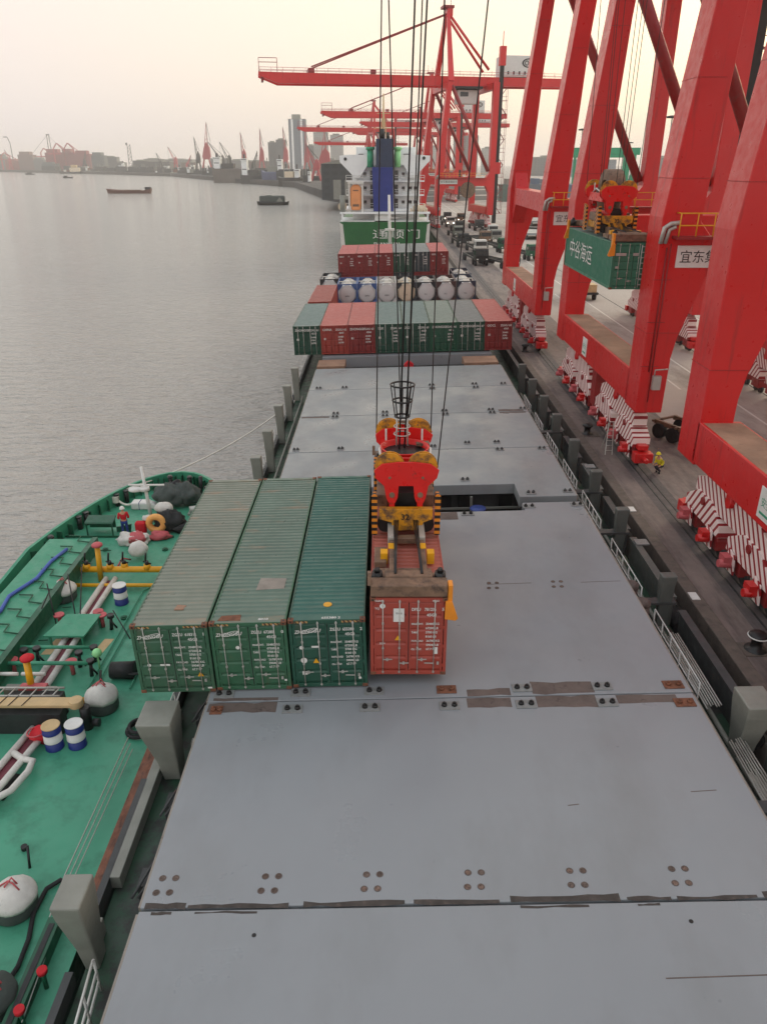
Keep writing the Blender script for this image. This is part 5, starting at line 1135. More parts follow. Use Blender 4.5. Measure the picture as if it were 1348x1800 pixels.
for x, y in ((-8.75, 12.9), (-8.9, 11.9)):
    b = MB(); b.cyl((x, y, 3.0), (x, y, 3.6), .06, .06, 8); s_ = b.build('vent_head', 'green_dk', barge); b = MB(); b.cyl((x, y, 3.6), (x, y, 3.72), .13, .13, 12); b.build('cap', 'redcloth', s_)
b = MB(); b.tube([(-10.75, 16.6, 3.0), (-10.9, 17.0, 3.5)], .04, 6); b.cyl((-11.2, 17.3, 3.0), (-11.2, 17.3, 3.15), .1, .1, 10); b.build('deck_lug', 'black', barge)

# ================================================================== PEOPLE
def skin_mesh(name, pts, edges, radii, mt, parent, root=0, lv=2):
    me = bpy.data.meshes.new(name); T = LOC[parent.name].inverted()
    me.from_pydata([tuple(T @ Vector(p)) for p in pts], edges, []); o = bpy.data.objects.new(name, me); col.objects.link(o); o.parent = parent; LOC[o.name] = LOC[parent.name]
    me.materials.append(M[mt]); sm = o.modifiers.new('skin', 'SKIN'); sm.use_smooth_shade = True
    if not me.skin_vertices: me.attributes.new('skin', 'FLOAT', 'POINT') if False else None
    if not me.skin_vertices: me.skin_vertices.new() if hasattr(me.skin_vertices, 'new') else None
    lay = me.skin_vertices[0].data if len(me.skin_vertices) else None
    if lay:
        for i, r in enumerate(radii): lay[i].radius = (r, r) if not isinstance(r, tuple) else r
        lay[root].use_root = True
    ss = o.modifiers.new('subdivision', 'SUBSURF'); ss.levels = lv; ss.render_levels = lv
    return o
def person(label, x, y, z, rz, top, legs, hat, hold=(0, 0), crouch=0.0):
    t = thing('person', label, 'person', (x, y, z)); ca, sa = math.cos(rz), math.sin(rz)
    def P(a, b_, c):
        if crouch and c > .7: b_ += .12 * crouch + (.9 - c) * .35; c -= crouch
        elif crouch and c > .3: b_ -= .30; c -= .04
        return (x + a * ca - b_ * sa, y + a * sa + b_ * ca, z + c)
    pts, ed, rr = [], [], []
    def add(p, r, par=None):
        pts.append(P(*p)); rr.append(r)
        if par is not None: ed.append((par, len(pts) - 1))
        return len(pts) - 1
    pel = add((0, 0, .93), (.15, .11)); ch = add((0, 0, 1.14), (.15, .11), pel); sh = add((0, 0, 1.38), (.16, .11), ch); nk = add((0, -.01, 1.50), .055, sh); hd = add((0, -.03, 1.60), (.085, .10), nk); tp = add((0, -.02, 1.70), (.075, .09), hd)
    hands = {}
    for s in (-1, 1):
        a = add((s * .20, 0, 1.38), .06, sh); e = add((s * .27, .02, 1.12), .045, a); w_ = add((s * .24 + hold[0], -.2 + hold[1], .98), .03, e); pm = add((s * .23 + hold[0], -.27 + hold[1], .96), (.038, .02), w_)
        for k in range(4): f0 = add((s * (.20 + .02 * k) + hold[0], -.33 + hold[1], .955 - .004 * k), .011, pm); add((s * (.20 + .02 * k) + hold[0], -.375 + hold[1], .92 - .005 * (k % 2)), .009, f0)
        th = add((s * .195 + hold[0], -.26 + hold[1], .985), .012, pm); add((s * .18 + hold[0], -.30 + hold[1], .99), .01, th)
        hp = add((s * .10, 0, .88), .09, pel); kn = add((s * .12, -.03 - .05 * s, .50), .062, hp); an = add((s * .13, .03 - .04 * s, .10), .042, kn); ft = add((s * .14, -.12 - .04 * s, .045), (.045, .035), an)
    skin_mesh('body', pts, ed, rr, 'skin', t)
    # face
    b = MB(); b.prism([P(-.012, -.11, 1.61)[:2], P(.012, -.11, 1.61)[:2], P(0, -.145, 1.6)[:2]], 'z', z + 1.575, z + 1.625); b.build('nose', 'skin', t)
    b = MB()
    for s in (-1, 1): b.blob(P(s * .035, -.118, 1.63), (.012, .008, .008), 1, 0, 8, 6, False)
    b.beam(P(-.03, -.122, 1.55), P(.03, -.122, 1.55), .008, .008); b.build('eyes_and_mouth', 'darkcloth', t)
    pts, ed, rr = [], [], []
    pel = add((0, 0, .92), (.19, .14)); ch = add((0, 0, 1.15), (.185, .14), pel); sh = add((0, 0, 1.39), (.19, .13), ch)
    for s in (-1, 1): a = add((s * .21, 0, 1.39), .082, sh); e = add((s * .28, .02, 1.12), .07, a); add((s * .245 + hold[0], -.18 + hold[1], .99), .055, e)
    skin_mesh('jacket', pts, ed, rr, top, t)
    pts, ed, rr = [], [], []
    pel = add((0, 0, .93), (.165, .13))
    for s in (-1, 1): hp = add((s * .10, 0, .84), .105, pel); kn = add((s * .12, -.03 - .05 * s, .50), .08, hp); add((s * .13, .03 - .04 * s, .12), .065, kn)
    skin_mesh('trousers', pts, ed, rr, legs, t)
    b = MB()
    for s in (-1, 1): c_ = P(s * .135, -.06 - .04 * s, .05); b.blob(c_, (.06, .13, .07), 1, 0, 12, 8)
    b.build('boots', 'black', t)
    b = MB(); b.lathe([(.155, 0), (.150, .015), (.135, .05), (.115, .10), (.07, .145), (.02, .16)], P(0, -.02, 1.655), 20); b.build('helmet', hat, t)
    return t
person('man in a red jacket, white helmet and blue trousers on the green deck', -14.85, 39.5, 3.0, R(200), 'redcloth', 'bluecloth', 'white')
person('worker in a yellow vest crouching by the red crane wheels', 16.7, 43.2, 5.4, R(-60), 'hivis', 'darkcloth', 'hivis', crouch=.42)

# ================================================================== QUAY OBJECTS
def bollard(label, x, y, painted=False):
    t = thing('mooring_bollard', label, 'bollard', (x, y, 5.4), 'mooring bollards on the quay edge')
    b = MB(); b.lathe([(.42, 0), (.42, .05), (.24, .1), (.2, .35), (.24, .52), (.36, .6), (.36, .68), (.26, .76), (.03, .78)], (x, y, 5.42), 20); b.build('body', 'black', t)
    b = MB(); b.box(x - .8, x + .8, y - .45, y + .45, 5.405, 5.45); b.build('base_plate', 'kerb', t)
    if painted: b = MB(); b.ring((x, y, 6.05), .37, .03, 20, 5); b.build('white_ring', 'white', t)
bollard('dark bollard on the quay edge beside the white-railed passage', 14.1, 50.4); bollard('bollard with a white ring at the right edge, behind the flared post', 14.35, 24.6, True); bollard('far bollard on the quay edge near the far container row', 14.1, 76); bollard('bollard beside the nearest flared post', 14.1, 17.5)
for i, (y, s_) in enumerate(((21.4, 1), (25.6, 0), (28.4, 1), (32.4, 0), (37.5, 1), (43.0, 0), (54.0, 0))):
    t = thing('quay_fender', ['rubber fender with a white pad near the second flared post at the right', 'rubber fender without a pad, behind the white handrail', 'rubber fender beside the rods rack', 'rubber fender beside the white handrail',
        'rubber fender beside the open hold', 'rubber fender near the green worker ladder', 'rubber fender beside the dark bollard'][i], 'fender', (12.75, y, 3), 'rubber fenders along the quay wall')
    b = MB(); b.cyl((12.75, y - .8, 4.4), (12.75, y + .8, 4.4), .38, .38, 16); b.build('cylinder', 'rubber', t); b = MB() if s_ else None; b and b.box(13.2, 13.55, y - .3, y + .3, 5.525, 5.56).build('white_pad', 'white', t)
    if not s_: b = MB(); b.box(13.0, 13.14, y - .6, y + .6, 4.3, 4.5); b.build('bracket', 'dark', t)
t = thing('step_ladder', 'small grey folding ladder leaning by the striped crane wheels', 'ladder', (14.6, 46.6, 5.4)); b = MB()
for dx in (-.22, .22): b.beam((14.5 + dx, 46.3, 5.41), (14.6 + dx * .7, 46.9, 7.4), .05, .04)
for k in range(6): b.beam((14.3 + .02 * k, 46.35 + .09 * k, 5.7 + .3 * k), (14.75, 46.35 + .09 * k, 5.7 + .3 * k), .03, .03)
b.beam((14.4, 47.6, 5.41), (14.55, 46.95, 7.35), .05, .04); b.build('frame', 'galv', t)
def trailer(label, x, y, rz, mt='rust', group=None):
    t = thing('flat_trailer', label, 'trailer', (x, y, 5.4), group); c, s = math.cos(rz), math.sin(rz)
    P = lambda a, d, z: (x + a * c - d * s, y + a * s + d * c, 5.4 + z)
    b = MB()
    for a in (-.9, .9): b.beam(P(a, -6, 1.0), P(a, 6, 1.0), .18, .3)
    for d in range(-6, 7, 2): b.beam(P(-1.15, d, 1.05), P(1.15, d, 1.05), .15, .14)
    b.build('chassis', mt, t)
    for d in (4.2, 5.4):
        for a in (-1.0, 1.0): b = MB(); b.cyl(P(a - .2, d, .5), P(a + .2, d, .5), .5, .5, 16); b.build('wheel', 'rubber', t)
    b = MB(); b.beam(P(-.8, -4.4, 0), P(-.8, -4.4, .9), .12); b.beam(P(.8, -4.4, 0), P(.8, -4.4, .9), .12); b.build('landing_leg', 'dark', t)
    return t
trailer('rusty flat trailer parked inside the portal behind the big red leg', 22.3, 45.5, R(28), 'sp_grime')
def truck(label, x, y, rz, cabm, load=None, lights=False):
    t = thing('terminal_truck', label, 'truck', (x, y, 5.4), 'trucks queueing on the quay'); c, s = math.cos(rz), math.sin(rz)
    T = LOC[t.name] = Matrix.Translation((x, y, 5.4)) @ Matrix.Rotation(rz, 4, 'Z'); t.matrix_world = T
    Q = lambda b: setattr(b, 'v', [tuple(T @ Vector(p)) for p in b.v])
    b = MB(); b.prism([(-5.9, .9), (-6.0, 1.8), (-5.6, 3.0), (-4.0, 3.0), (-4.0, .9)], 'x', -1.2, 1.2); Q(b); b.build('cab', cabm, t, bevel=.05)
    b = MB(); b.box(-1.1, 1.1, -6.02, -5.9, 1.9, 2.7); b.box(-1.22, -1.19, -5.5, -4.5, 1.9, 2.6); b.box(1.19, 1.22, -5.5, -4.5, 1.9, 2.6); Q(b); b.build('window', 'glass', t)
    b = MB(); b.box(-1.15, -.95, -4, 6.2, .95, 1.3); b.box(.95, 1.15, -4, 6.2, .95, 1.3)
    for d in (-3, -1, 1, 3, 5, 6.1): b.box(-1.15, 1.15, d - .1, d + .1, 1.0, 1.25)
    Q(b); b.build('chassis', 'dark', t)
    for yy in (-5.2, -3.3, 4.2, 5.4):
        b = MB()
        for a in (-1.05, 1.05): b.cyl((a - .18, yy, .52), (a + .18, yy, .52), .52, .52, 14)
        Q(b); b.build('wheel', 'rubber', t)
    b = MB()
    for a in (-.85, .85): b.box(a - .15, a + .15, -6.03, -5.95, 1.1, 1.3)
    Q(b); b.build('headlight', HL if lights else 'white', t)
    b = MB(); b.box(-.9, .9, -3.8, -3.2, 1.3, 2.4); Q(b); b.build('air_tank', 'galv', t)
    return t
HL = bpy.data.materials.new('lit_headlight'); HL.use_nodes = True; HL.node_tree.nodes['Principled BSDF'].inputs['Emission Color'].default_value = (1, .92, .75, 1); HL.node_tree.nodes['Principled BSDF'].inputs['Emission Strength'].default_value = 6
tl = ['dark truck closest to the camera in the queue beyond the striped crane wheels', 'black truck beside the nearest one, towards the river', 'pale cabbed truck with its headlights on', 'green truck right of the one with headlights on', 'dark truck farther along the river side of the queue',
      'brown truck in the middle of the queue', 'grey truck in the far part of the queue', 'black truck in the far part of the queue by the red leg', 'white cabbed truck at the far end of the queue', 'dark truck at the very far end of the queue', 'grey truck overtaking beside the brown one', 'pale truck parked landward of the queue middle', 'dark truck landward of the far queue', 'green cabbed truck near the red landside wheels', 'brown truck far behind the queue beside the crane leg', 'black truck turning near the stored hatch covers']
for i, (x, y, rz, m_, l_) in enumerate(((21.0, 146, 20, 'dark', 0), (17.4, 152, 6, 'black', 0), (19.5, 170, 4, 'offwhite', 1), (24.6, 174, 10, 'green_dk', 0), (17.6, 186, 3, 'dark', 0), (22.8, 192, 8, 'sp_grime', 0), (18.4, 208, 4, 'post', 0), (20.5, 226, 3, 'black', 0), (19.4, 246, 4, 'offwhite', 1), (20.4, 268, 2, 'dark', 1), (26.0, 196, 6, 'post', 0), (27.4, 212, 5, 'offwhite', 0), (26.4, 232, 4, 'dark', 0), (27.8, 160, 14, 'green_dk', 0), (24.2, 262, 2, 'sp_grime', 1), (40, 222, 60, 'black', 0))):
    truck(tl[i], x, y, R(rz), m_, lights=bool(l_))
for i, (x, y, w_, l_, lab_) in enumerate(((35, 205, 14, 12, 'pale hatch cover stored flat on the yard beyond the queue of trucks'), (48, 176, 13, 12, 'grey hatch cover stored flat on the yard seen between the red legs'), (44, 250, 15, 13, 'hatch cover stored flat far back on the yard'))):
    t = thing('stored_hatch_cover', lab_, 'hatch cover', (x + w_ / 2, y, 5.4), 'hatch covers stored on the yard')
    b = MB(); b.box(x, x + w_, y - l_ / 2, y + l_ / 2, 6.5, 7.0); b.build('plate', 'hatch2', t); b = MB()
    for k in range(4): b.box(x + .3 + k * (w_ - .9) / 3, x + .6 + k * (w_ - .9) / 3, y - l_ / 2 + .2, y + l_ / 2 - .2, 5.42, 6.5)
    b.build('stringer', 'dark', t)
t = thing('flat_trailer', 'loaded flat rack under the hanging green container, yellow crates on it', 'trailer', (27.5, 110, 5.4)); b = MB(); b.box(25.9, 29.3, 107, 114, 6.2, 6.5); b.build('bed', 'dark', t); b = MB(); b.box(26.1, 27.6, 107.3, 109.5, 6.5, 7.5); b.build('crate', 'tan', t); b = MB(); b.box(27.7, 29.1, 107.3, 109.5, 6.5, 7.5); b.build('crate', 'tan', t)
b = MB()
for a in (26.2, 29): 
    for yy in (108, 113): b.cyl((a - .2, yy, 5.9), (a + .2, yy, 5.9), .5, .5, 12)
b.build('wheel', 'rubber', t)
t = thing('generator', 'dark green generator with a red lamp behind the second crane leg', 'generator', (19.0, 63.5, 5.4)); b = MB(); b.box(18.3, 19.6, 62.5, 65.5, 5.7, 8.2); b.build('housing', 'green_dk', t, bevel=.06); b = MB(); b.cyl((18.9, 63, 8.2), (18.9, 63, 9.3), .3, .3, 12); b.build('lamp', 'pinkred', t); b = MB(); b.box(18.2, 19.7, 62.4, 65.6, 5.42, 5.7); b.build('skid', 'black', t)

# ================================================================== YARD BEHIND THE QUAY
stackm = [facade('stack_%d' % i, c, tuple(v * .7 for v in c), 2.6, 2.5, .93, .9) for i, c in enumerate((S(110, 116, 122), S(96, 110, 128), S(128, 86, 78), S(92, 108, 100), S(140, 132, 122)))]
YN = ['nearest right-hand', 'second nearest right-hand', 'third nearest right-hand', 'left mid-distance', 'central mid-distance', 'right mid-distance', 'farthest right mid-distance', 'distant left', 'distant central', 'distant right', 'outermost right', 'nearest left-hand']
rn = random.Random(11)
slots = [(84, 330, 0), (110, 330, 1), (136, 330, 2), (62, 420, 3), (100, 430, 4), (140, 430, 1), (180, 440, 0), (90, 560, 2), (150, 570, 3), (210, 570, 4), (250, 450, 2), (60, 300, 4)]
for i, (x, y, k) in enumerate(slots):
    for j in range(3):
        xx, yy, nt_ = x + j * 7.5, y + rn.uniform(-6, 6), rn.choice((2, 3, 3, 4))
        cname = ('grey', 'blue grey', 'dull red', 'grey green', 'beige')[(k + j) % 5]
        t = thing('container_stack', '%s container stack in the yard, %s of the %s block' % (cname, ('river-side end', 'middle', 'landward end')[j], YN[i]), 'container stack', (xx, yy, 5.4), 'container stacks in the yard')
        b = MB(); b.box(xx - 3.6, xx + 3.6, yy - 6.1, yy + 6.1, 5.4, 5.4 + 2.6 * nt_); b.build('stack_body', stackm[(k + j) % 5], t)
        b = MB(); b.box(xx - 1.2, xx + 1.2, yy - 6.1, yy + 6.1, 5.4 + 2.6 * nt_ + .01, 5.4 + 2.6 * (nt_ + 1)); b.build('top_container', stackm[(k + j + 1) % 5], t)
def rtg(label, x, y):
    t = thing('yard_gantry', label, 'yard crane', (x, y, 5.4), 'green yard gantries')
    for a in (-11, 11):
        b = MB()
        for d in (-3.5, 3.5): b.box(x + a - .5, x + a + .5, y + d - .5, y + d + .5, 6.4, 25)
        b.box(x + a - .7, x + a + .7, y - 5, y + 5, 6.4, 7.5); b.build('leg_frame', 'rtg', t)
    b = MB()
    for d in (-3.5, 3.5): b.box(x - 12.5, x + 12.5, y + d - .6, y + d + .6, 25, 27)
    b.build('girder', 'rtg', t)
    b = MB(); b.box(x - 2, x + 2, y - 3, y + 3, 27.2, 29.2); b.build('trolley', 'white', t)
    b = MB()
    for a in (-11, 11):
        for d in (-4, -2.6, 2.6, 4): b.cyl((x + a - .4, y + d, 6.1), (x + a + .4, y + d, 6.1), .7, .7, 12)
    b.build('wheel', 'rubber', t)
M['rtg'] = paint('yard_crane_green', S(50, 150, 110), .5)
for x, y, l_ in ((66, 262, 'green yard gantry seen between the leftmost near crane legs'), (96, 370, 'green yard gantry behind the tall red crane leg'), (150, 400, 'green yard gantry far right behind the yellow railing'), (120, 250, 'green yard gantry close behind the third crane')): rtg(l_, x, y)
def lamp_mast(label, x, y, h=28):
    t = thing('light_mast', label, 'light mast', (x, y, 5.4), 'tall light masts'); b = MB(); b.cyl((x, y, 5.4), (x, y, 5.4 + h), .35, .15, 8); b.build('pole', 'galv', t); b = MB(); b.lathe([(1.4, 0), (1.5, .4), (.4, .6)], (x, y, 5.2 + h), 12); b.build('lamp_ring', 'dark', t)
for l_, x, y in (('light mast between the two left near crane legs', 70, 300), ('light mast beyond the hanging green container', 74, 220), ('light mast far behind the yard gantries', 140, 480)): lamp_mast(l_, x, y)

# ================================================================== NEXT SHIP AHEAD (green stern, white house)
fs = thing('cargo_ship', 'next ship ahead with a green stern, white house and blue funnel', 'cargo ship', (.5, 185, 0))
b = MB(); st = [(-9.2, 0), (-9.4, 10.4), (10.4, 10.4), (10.2, 0)]
P_ = [(-7.5, -1), (-9.6, 3.6), (-9.9, 10.4), (10.6, 10.4), (10.3, 3.6), (8.2, -1)]
b.prism(P_, 'y', 186, 300); b.build('hull', 'fs_green' if 'fs_green' in M else paint('stern_green', S(20, 92, 44), .5, .1, .4, S(20, 70, 40), .6, .8, .5), fs)
b = MB(); b.prism([(-9.6, 1), (-8.4, 1), (-9.3, 9.9), (-9.95, 10.2)], 'y', 185.9, 186.1); b.build('stern_edge', 'offwhite', fs); b = MB(); b.prism([(10.3, 1), (9.2, 1), (10.0, 9.9), (10.65, 10.2)], 'y', 185.9, 186.1); b.build('stern_edge', 'offwhite', fs)
b = MB(); b.text('通顺门', 2.2, (-2.6, 185.9, 7.0), (1, 0, 0), (0, 0, 1), 1.7); b.text('SHANGHAI', 1.0, (-2.3, 185.9, 5.3), (1, 0, 0), (0, 0, 1), 1.2); b.build('lettering', 'white', fs)
b = MB(); b.box(-9.9, 10.6, 186.2, 188, 12.1, 12.5); b.box(-9.9, 10.6, 187, 200, 10.4, 10.6); b.box(-9.3, 10.0, 189.5, 206, 12.5, 12.9)
b.box(-9.6, -9.2, 186.3, 186.7, 10.4, 12.1); b.box(9.9, 10.3, 186.3, 186.7, 10.4, 12.1); b.box(-2, 1.2, 187, 190, 10.4, 12.3)
b.build('poop_deck', 'hazewhite', fs)
b = MB(); b.box(-7.2, 8.4, 193, 206, 10.6, 22.0); b.box(-6.3, 7.4, 194, 205, 22, 26.0); b.build('deckhouse', 'hazewhite', fs, bevel=.1)
b = MB(); b.prism([(-10.0, 24.2), (-10.0, 22.9), (-6.5, 19.5), (-5.5, 19.5), (-3.6, 22.3), (4.6, 22.3), (6.2, 19.5), (7.0, 19.5), (10.6, 23.2), (10.6, 24.2), (8, 24.4), (-8, 24.4)], 'y', 191.5, 193.2); b.build('bridge_wing', 'hazewhite', fs)
for z_ in (13.0, 16.0, 19.0):
    b = MB(); b.box(-8.6, 9.4, 191.2, 193, z_ - .25, z_); b.build('deck_ledge', 'hazewhite', fs)
    railing(fs, (-8.6, 191.2, z_), (9.4, 191.2, z_), 1.1, 14, 'white', .05)
    for x in (-6.1, -4.3, -2.7, 3.0, 4.6, 6.3, 7.4):
        b = MB(); b.box(x - .35, x + .35, 192.9, 193.02, z_ + .9, z_ + 1.7) if x not in (-2.7, 3.0) else b.box(x - .4, x + .4, 192.9, 193.02, z_, z_ + 2.1); b.build('window', 'glass', fs)
b = MB(); b.prism([(-2.3, 12.5), (2.3, 12.5), (2.1, 21.8), (-2.6, 21.8)], 'y', 188.6, 192.6); b.build('casing', 'blue', fs, bevel=.1)
b = MB(); b.box(-1.7, 2.3, 188.8, 192.4, 21.8, 27.6); b.build('funnel', paint('funnel_dark_blue', S(40, 54, 78), .5), fs, bevel=.1)
b = MB(); b.cyl((-.2, 190, 27.6), (-.2, 190, 29.6), .5, .5, 12); b.cyl((1, 190.5, 27.6), (1, 190.5, 28.9), .35, .35, 12); b.build('exhaust', 'black', fs)
for x, mt in ((-3.0, 'rtg'), (3.2, 'mint')):
    b = MB(); b.cyl((x, 191.4, 21.8), (x, 191.4, 25.4), .7, .7, 14); b.cyl((x, 191.4, 25.4), (x, 191.4, 26.0), 1.0, 1.0, 14); b.build('ventilator', mt, fs)
b = MB()
for x in (-5.2, 5.2): b.box(x - .6, x + .6, 193.85, 193.98, 23.6, 24.6)
b.build('window', 'glass', fs); b = MB(); b.cyl((-8.7, 191.4, 23.5), (-8.7, 191.3, 23.5), .35, .35, 12); b.cyl((9.2, 191.4, 23.7), (9.2, 191.3, 23.7), .35, .35, 12); b.build('porthole', 'dark', fs)
b = MB(); b.cyl((0, 197, 26), (0, 197, 37), .35, .15, 10); b.beam((-2.2, 197, 30), (2.2, 197, 30), .15); b.beam((-1.5, 197, 33), (1.5, 197, 33), .12); b.beam((-.9, 197, 26), (-.3, 197, 32), .2); b.beam((.9, 197, 26), (.3, 197, 32), .2); b.build('radar_mast', 'tan', fs)
lbf = MB(); lbf.box(-8.0, -7.6, 187.6, 188.2, 12.5, 18.6); lbf.box(-5.0, -4.6, 187.6, 188.2, 12.5, 18.6); lbf.box(-8.1, -4.5, 187.4, 188.4, 18.4, 18.9); lbf.build('davit', 'offwhite', fs)
lb = thing('free_fall_lifeboat', 'orange lifeboat standing in its launching frame at the stern of the green ship', 'lifeboat', (-6.3, 188.5, 12.6)); b = MB(); b.prism([(-7.4, 12.8), (-5.2, 12.8), (-4.95, 14.5), (-5.0, 17.4), (-5.6, 18.2), (-7.0, 18.2), (-7.6, 17.4), (-7.65, 14.5)], 'y', 187.9, 190.4); b.build('hull', 'lifeboat', lb, bevel=.35); b = MB(); b.box(-7.0, -5.6, 187.84, 187.9, 13.6, 14.1); b.box(-6.9, -5.7, 187.84, 187.9, 16.9, 17.1); b.build('rudder_plate', 'sp_grime', lb)
b = MB()
for k in range(7): b.box(6.2 + .6 * k, 6.5 + .6 * k, 187.5, 189.5, 12.5, 13.2 + .5 * (k % 3))
b.cyl((7.4, 188, 13.3), (9.6, 188, 13.3), .6, .6, 12); b.cyl((-9.4, 188, 13.6), (-9.4, 189, 13.6), 1.0, 1.0, 14); b.build('deck_machinery', 'cream', fs)
b = MB(); b.cyl((-9.3, 187, 12), (-9.3, 187, 16), .6, .6, 12); b.build('vent_trunk', 'post', fs)

# ================================================================== BOATS ON THE RIVER
def boat(name, label, cat, x, y, rz, L, B, H, mt, extra=None, group=None):
    t = thing(name, label, cat, (x, y, 0), group, rz=rz); T = LOC[t.name]
    def fin(b): b.v = [tuple(T @ Vector(p)) for p in b.v]; return b
    b = MB(); n = 10; ring_ = []
    for i in range(n + 1):
        u = -1 + 2 * i / n; wv = B / 2 * (1 - max(0, (u - .55) / .45) ** 2 * .95) * (1 - max(0, (-u - .8) / .2) * .15); ring_.append((u * L / 2, wv, H * (.7 + .45 * max(0, (abs(u) - .6) / .4) ** 1.5)))
    top_ = [(x_, w_, h_) for x_, w_, h_ in ring_] + [(x_, -w_, h_) for x_, w_, h_ in ring_[::-1]]; m_ = len(top_)
    b.v = [(x_ * .94, w_ * .8, -.6) for x_, w_, h_ in top_] + top_
    for i in range(m_): j = (i + 1) % m_; b.face([i, j, m_ + j, m_ + i])
    b.face([m_ + i for i in range(m_)]); fin(b).build('hull', mt, t)
    if extra: extra(t, fin)
    return t
def barge_house(t, fin):
    b = MB(); b.box(-18, -13.5, -2.4, 2.4, 2, 5.0); fin(b).build('wheelhouse', 'dark', t, bevel=.1)
    b = MB(); b.box(-10, 13, -3.0, 3.0, 2.3, 2.9); b.tube([(15, 0, 3), (15, 0, 6)], .12, 6); fin(b).build('hold_coaming', 'sp_grime', t)
boat('river_barge', 'rusty brown river barge crossing on the open water', 'barge', -212, 690, R(184), 37, 8, 3.2, paint('barge_brown', S(104, 70, 58), .7, .2, .3), barge_house)
def tug(t, fin):
    b = MB(); b.box(-8, 7, -2.8, 2.8, 1.5, 5.2); fin(b).build('cargo_cover', 'tarp', t, bevel=.6); b = MB(); b.box(-4, -.5, -2.5, 2.5, 5.2, 5.7); fin(b).build('roof', 'post', t); b = MB(); b.prism([(2, 2), (6, 2), (4, 4.5)], 'y', -3.1, -2.85); fin(b).build('side_plate', 'post', t)
boat('covered_barge', 'dark covered barge nearest to the far green ship', 'barge', -66, 493, R(4), 19, 7, 2.0, 'black', tug)
boat('small_boat', 'tiny dark boat at the far left, close to the shore', 'boat', -800, 1890, 0, 22, 5, 2.5, 'black', lambda t, fin: (lambda b: fin(b).build('cabin', 'dark', t))(MB().box(-6, 4, -1.6, 1.6, 2, 4.5)))
boat('small_boat', 'tiny dark boat just below the beige container barge', 'boat', -545, 1440, R(8), 16, 5, 2.4, 'black', lambda t, fin: (lambda b: fin(b).build('cabin', 'dark', t))(MB().box(-6, -1, -1.6, 1.6, 2, 4)))
def cbarge(t, fin):
    b = MB()
    b.box(-2, 22, -6, 6, 4, 14); fin(b).build('cargo_block', 'cream', t, bevel=1.5); b = MB(); b.box(2, 16, -6.2, 6, 14, 20); fin(b).build('upper_block', 'tan', t, bevel=1.5)
    for k in range(3): b = MB(); b.box(-22 + 6.2 * k, -17 + 6.2 * k, -5, 5, 4, 9); fin(b).build('crate', 'offwhite' if k % 2 else 'rust', t)
boat('cargo_boat', 'beige loaded cargo boat in front of the red and grey shore', 'boat', -770, 2060, R(6), 54, 14, 6, 'dark', cbarge)

# ================================================================== FAR SHORE
def unproj(px, py, z=5.4):      # where a landmark of the far shore stands on the ground
    u = (px - 674) / 1340; v = (py - 900) / 1340; th = R(PITCH); c, s = math.cos(th), math.sin(th)
    d = (u, c - v * s, -s - v * c); t = (z - 22.5) / d[2]; return d[0] * t, d[1] * t
def at_dist(px, Y): 
    zc = Y * math.cos(R(PITCH)) + 17 * math.sin(R(PITCH)); return (px - 674) / 1340 * zc, Y
def mpp(Y): return (Y * math.cos(R(PITCH))) / 1340      # metres per pixel of the photo at that distance
FC = {k: facade('far_wall_%s' % k, c, tuple(v * .8 for v in c), 3.4, 4.2) for k, c in {'grey': S(108, 110, 110), 'pale': S(160, 160, 156), 'blue': S(112, 122, 130), 'brown': S(108, 94, 84), 'dark': S(62, 66, 68)}.items()}
def building(label, px0, px1, Y, h, k, steps=0, depth=None):
    x0, y = at_dist(px0, Y); x1, _ = at_dist(px1, Y); dp = depth or min(60, (x1 - x0) * .8)
    t = thing('building', label, 'building', ((x0 + x1) / 2, Y, 5.4), 'buildings on the skyline')
    b = MB(); b.box(x0, x1, Y, Y + dp, 5.4, 5.4 + h); b.build('wall', FC[k], t)
    b = MB(); b.box(x0 + (x1 - x0) * .2, x0 + (x1 - x0) * .7, Y + dp * .2, Y + dp * .7, 5.4 + h + .05, 5.4 + h + 3 + steps); b.box(x0 - .3, x1 + .3, Y - .3, Y + dp + .3, 5.4 + h, 5.4 + h + .8); b.build('roof', 'post', t)
    if steps:
        b = MB(); w_ = (x1 - x0) / 4
        for i in (0, 2.2): b.box(x0 + w_ * (i + .6), x0 + w_ * (i + 1.1), Y - .8, Y - .02, 5.4, 5.4 + h); 
        b.build('facade_pier', 'hazewhite', t)
    return t
building('tallest pale tower block left of the red booms', 511, 540, 1500, 88, 'blue', 5)
building('pair-mate grey slab, just left of the tallest tower', 488, 505, 1600, 58, 'grey'); building('lower grey slab with a flat roof, second left of the tallest tower', 474, 489, 1620, 54, 'grey'); building('grey tower right of the tallest one, half behind cranes', 541, 556, 1700, 50, 'grey')
building('pale tower block behind the magenta portal crane', 553, 578, 1650, 72, 'pale'); building('pale tower block just left of the white bridge house', 582, 604, 1600, 66, 'pale'); building('wide pale block right behind the white bridge house', 742, 790, 1700, 48, 'pale', depth=40)
building('grey tower seen under the third crane trolley', 798, 838, 1500, 62, 'grey', depth=40); building('pale block near the tall landside leg', 846, 868, 1400, 40, 'pale'); building('hazy block seen between the two leftmost near legs', 905, 925, 1300, 34, 'pale'); building('hazy long block between the near crane legs', 940, 1000, 1300, 26, 'grey', depth=40)
building('long low hazy block behind the yard gantries', 1010, 1080, 1200, 22, 'blue', depth=40); building('low hazy block behind the right hand landside legs', 1150, 1240, 1100, 24, 'grey', depth=40)
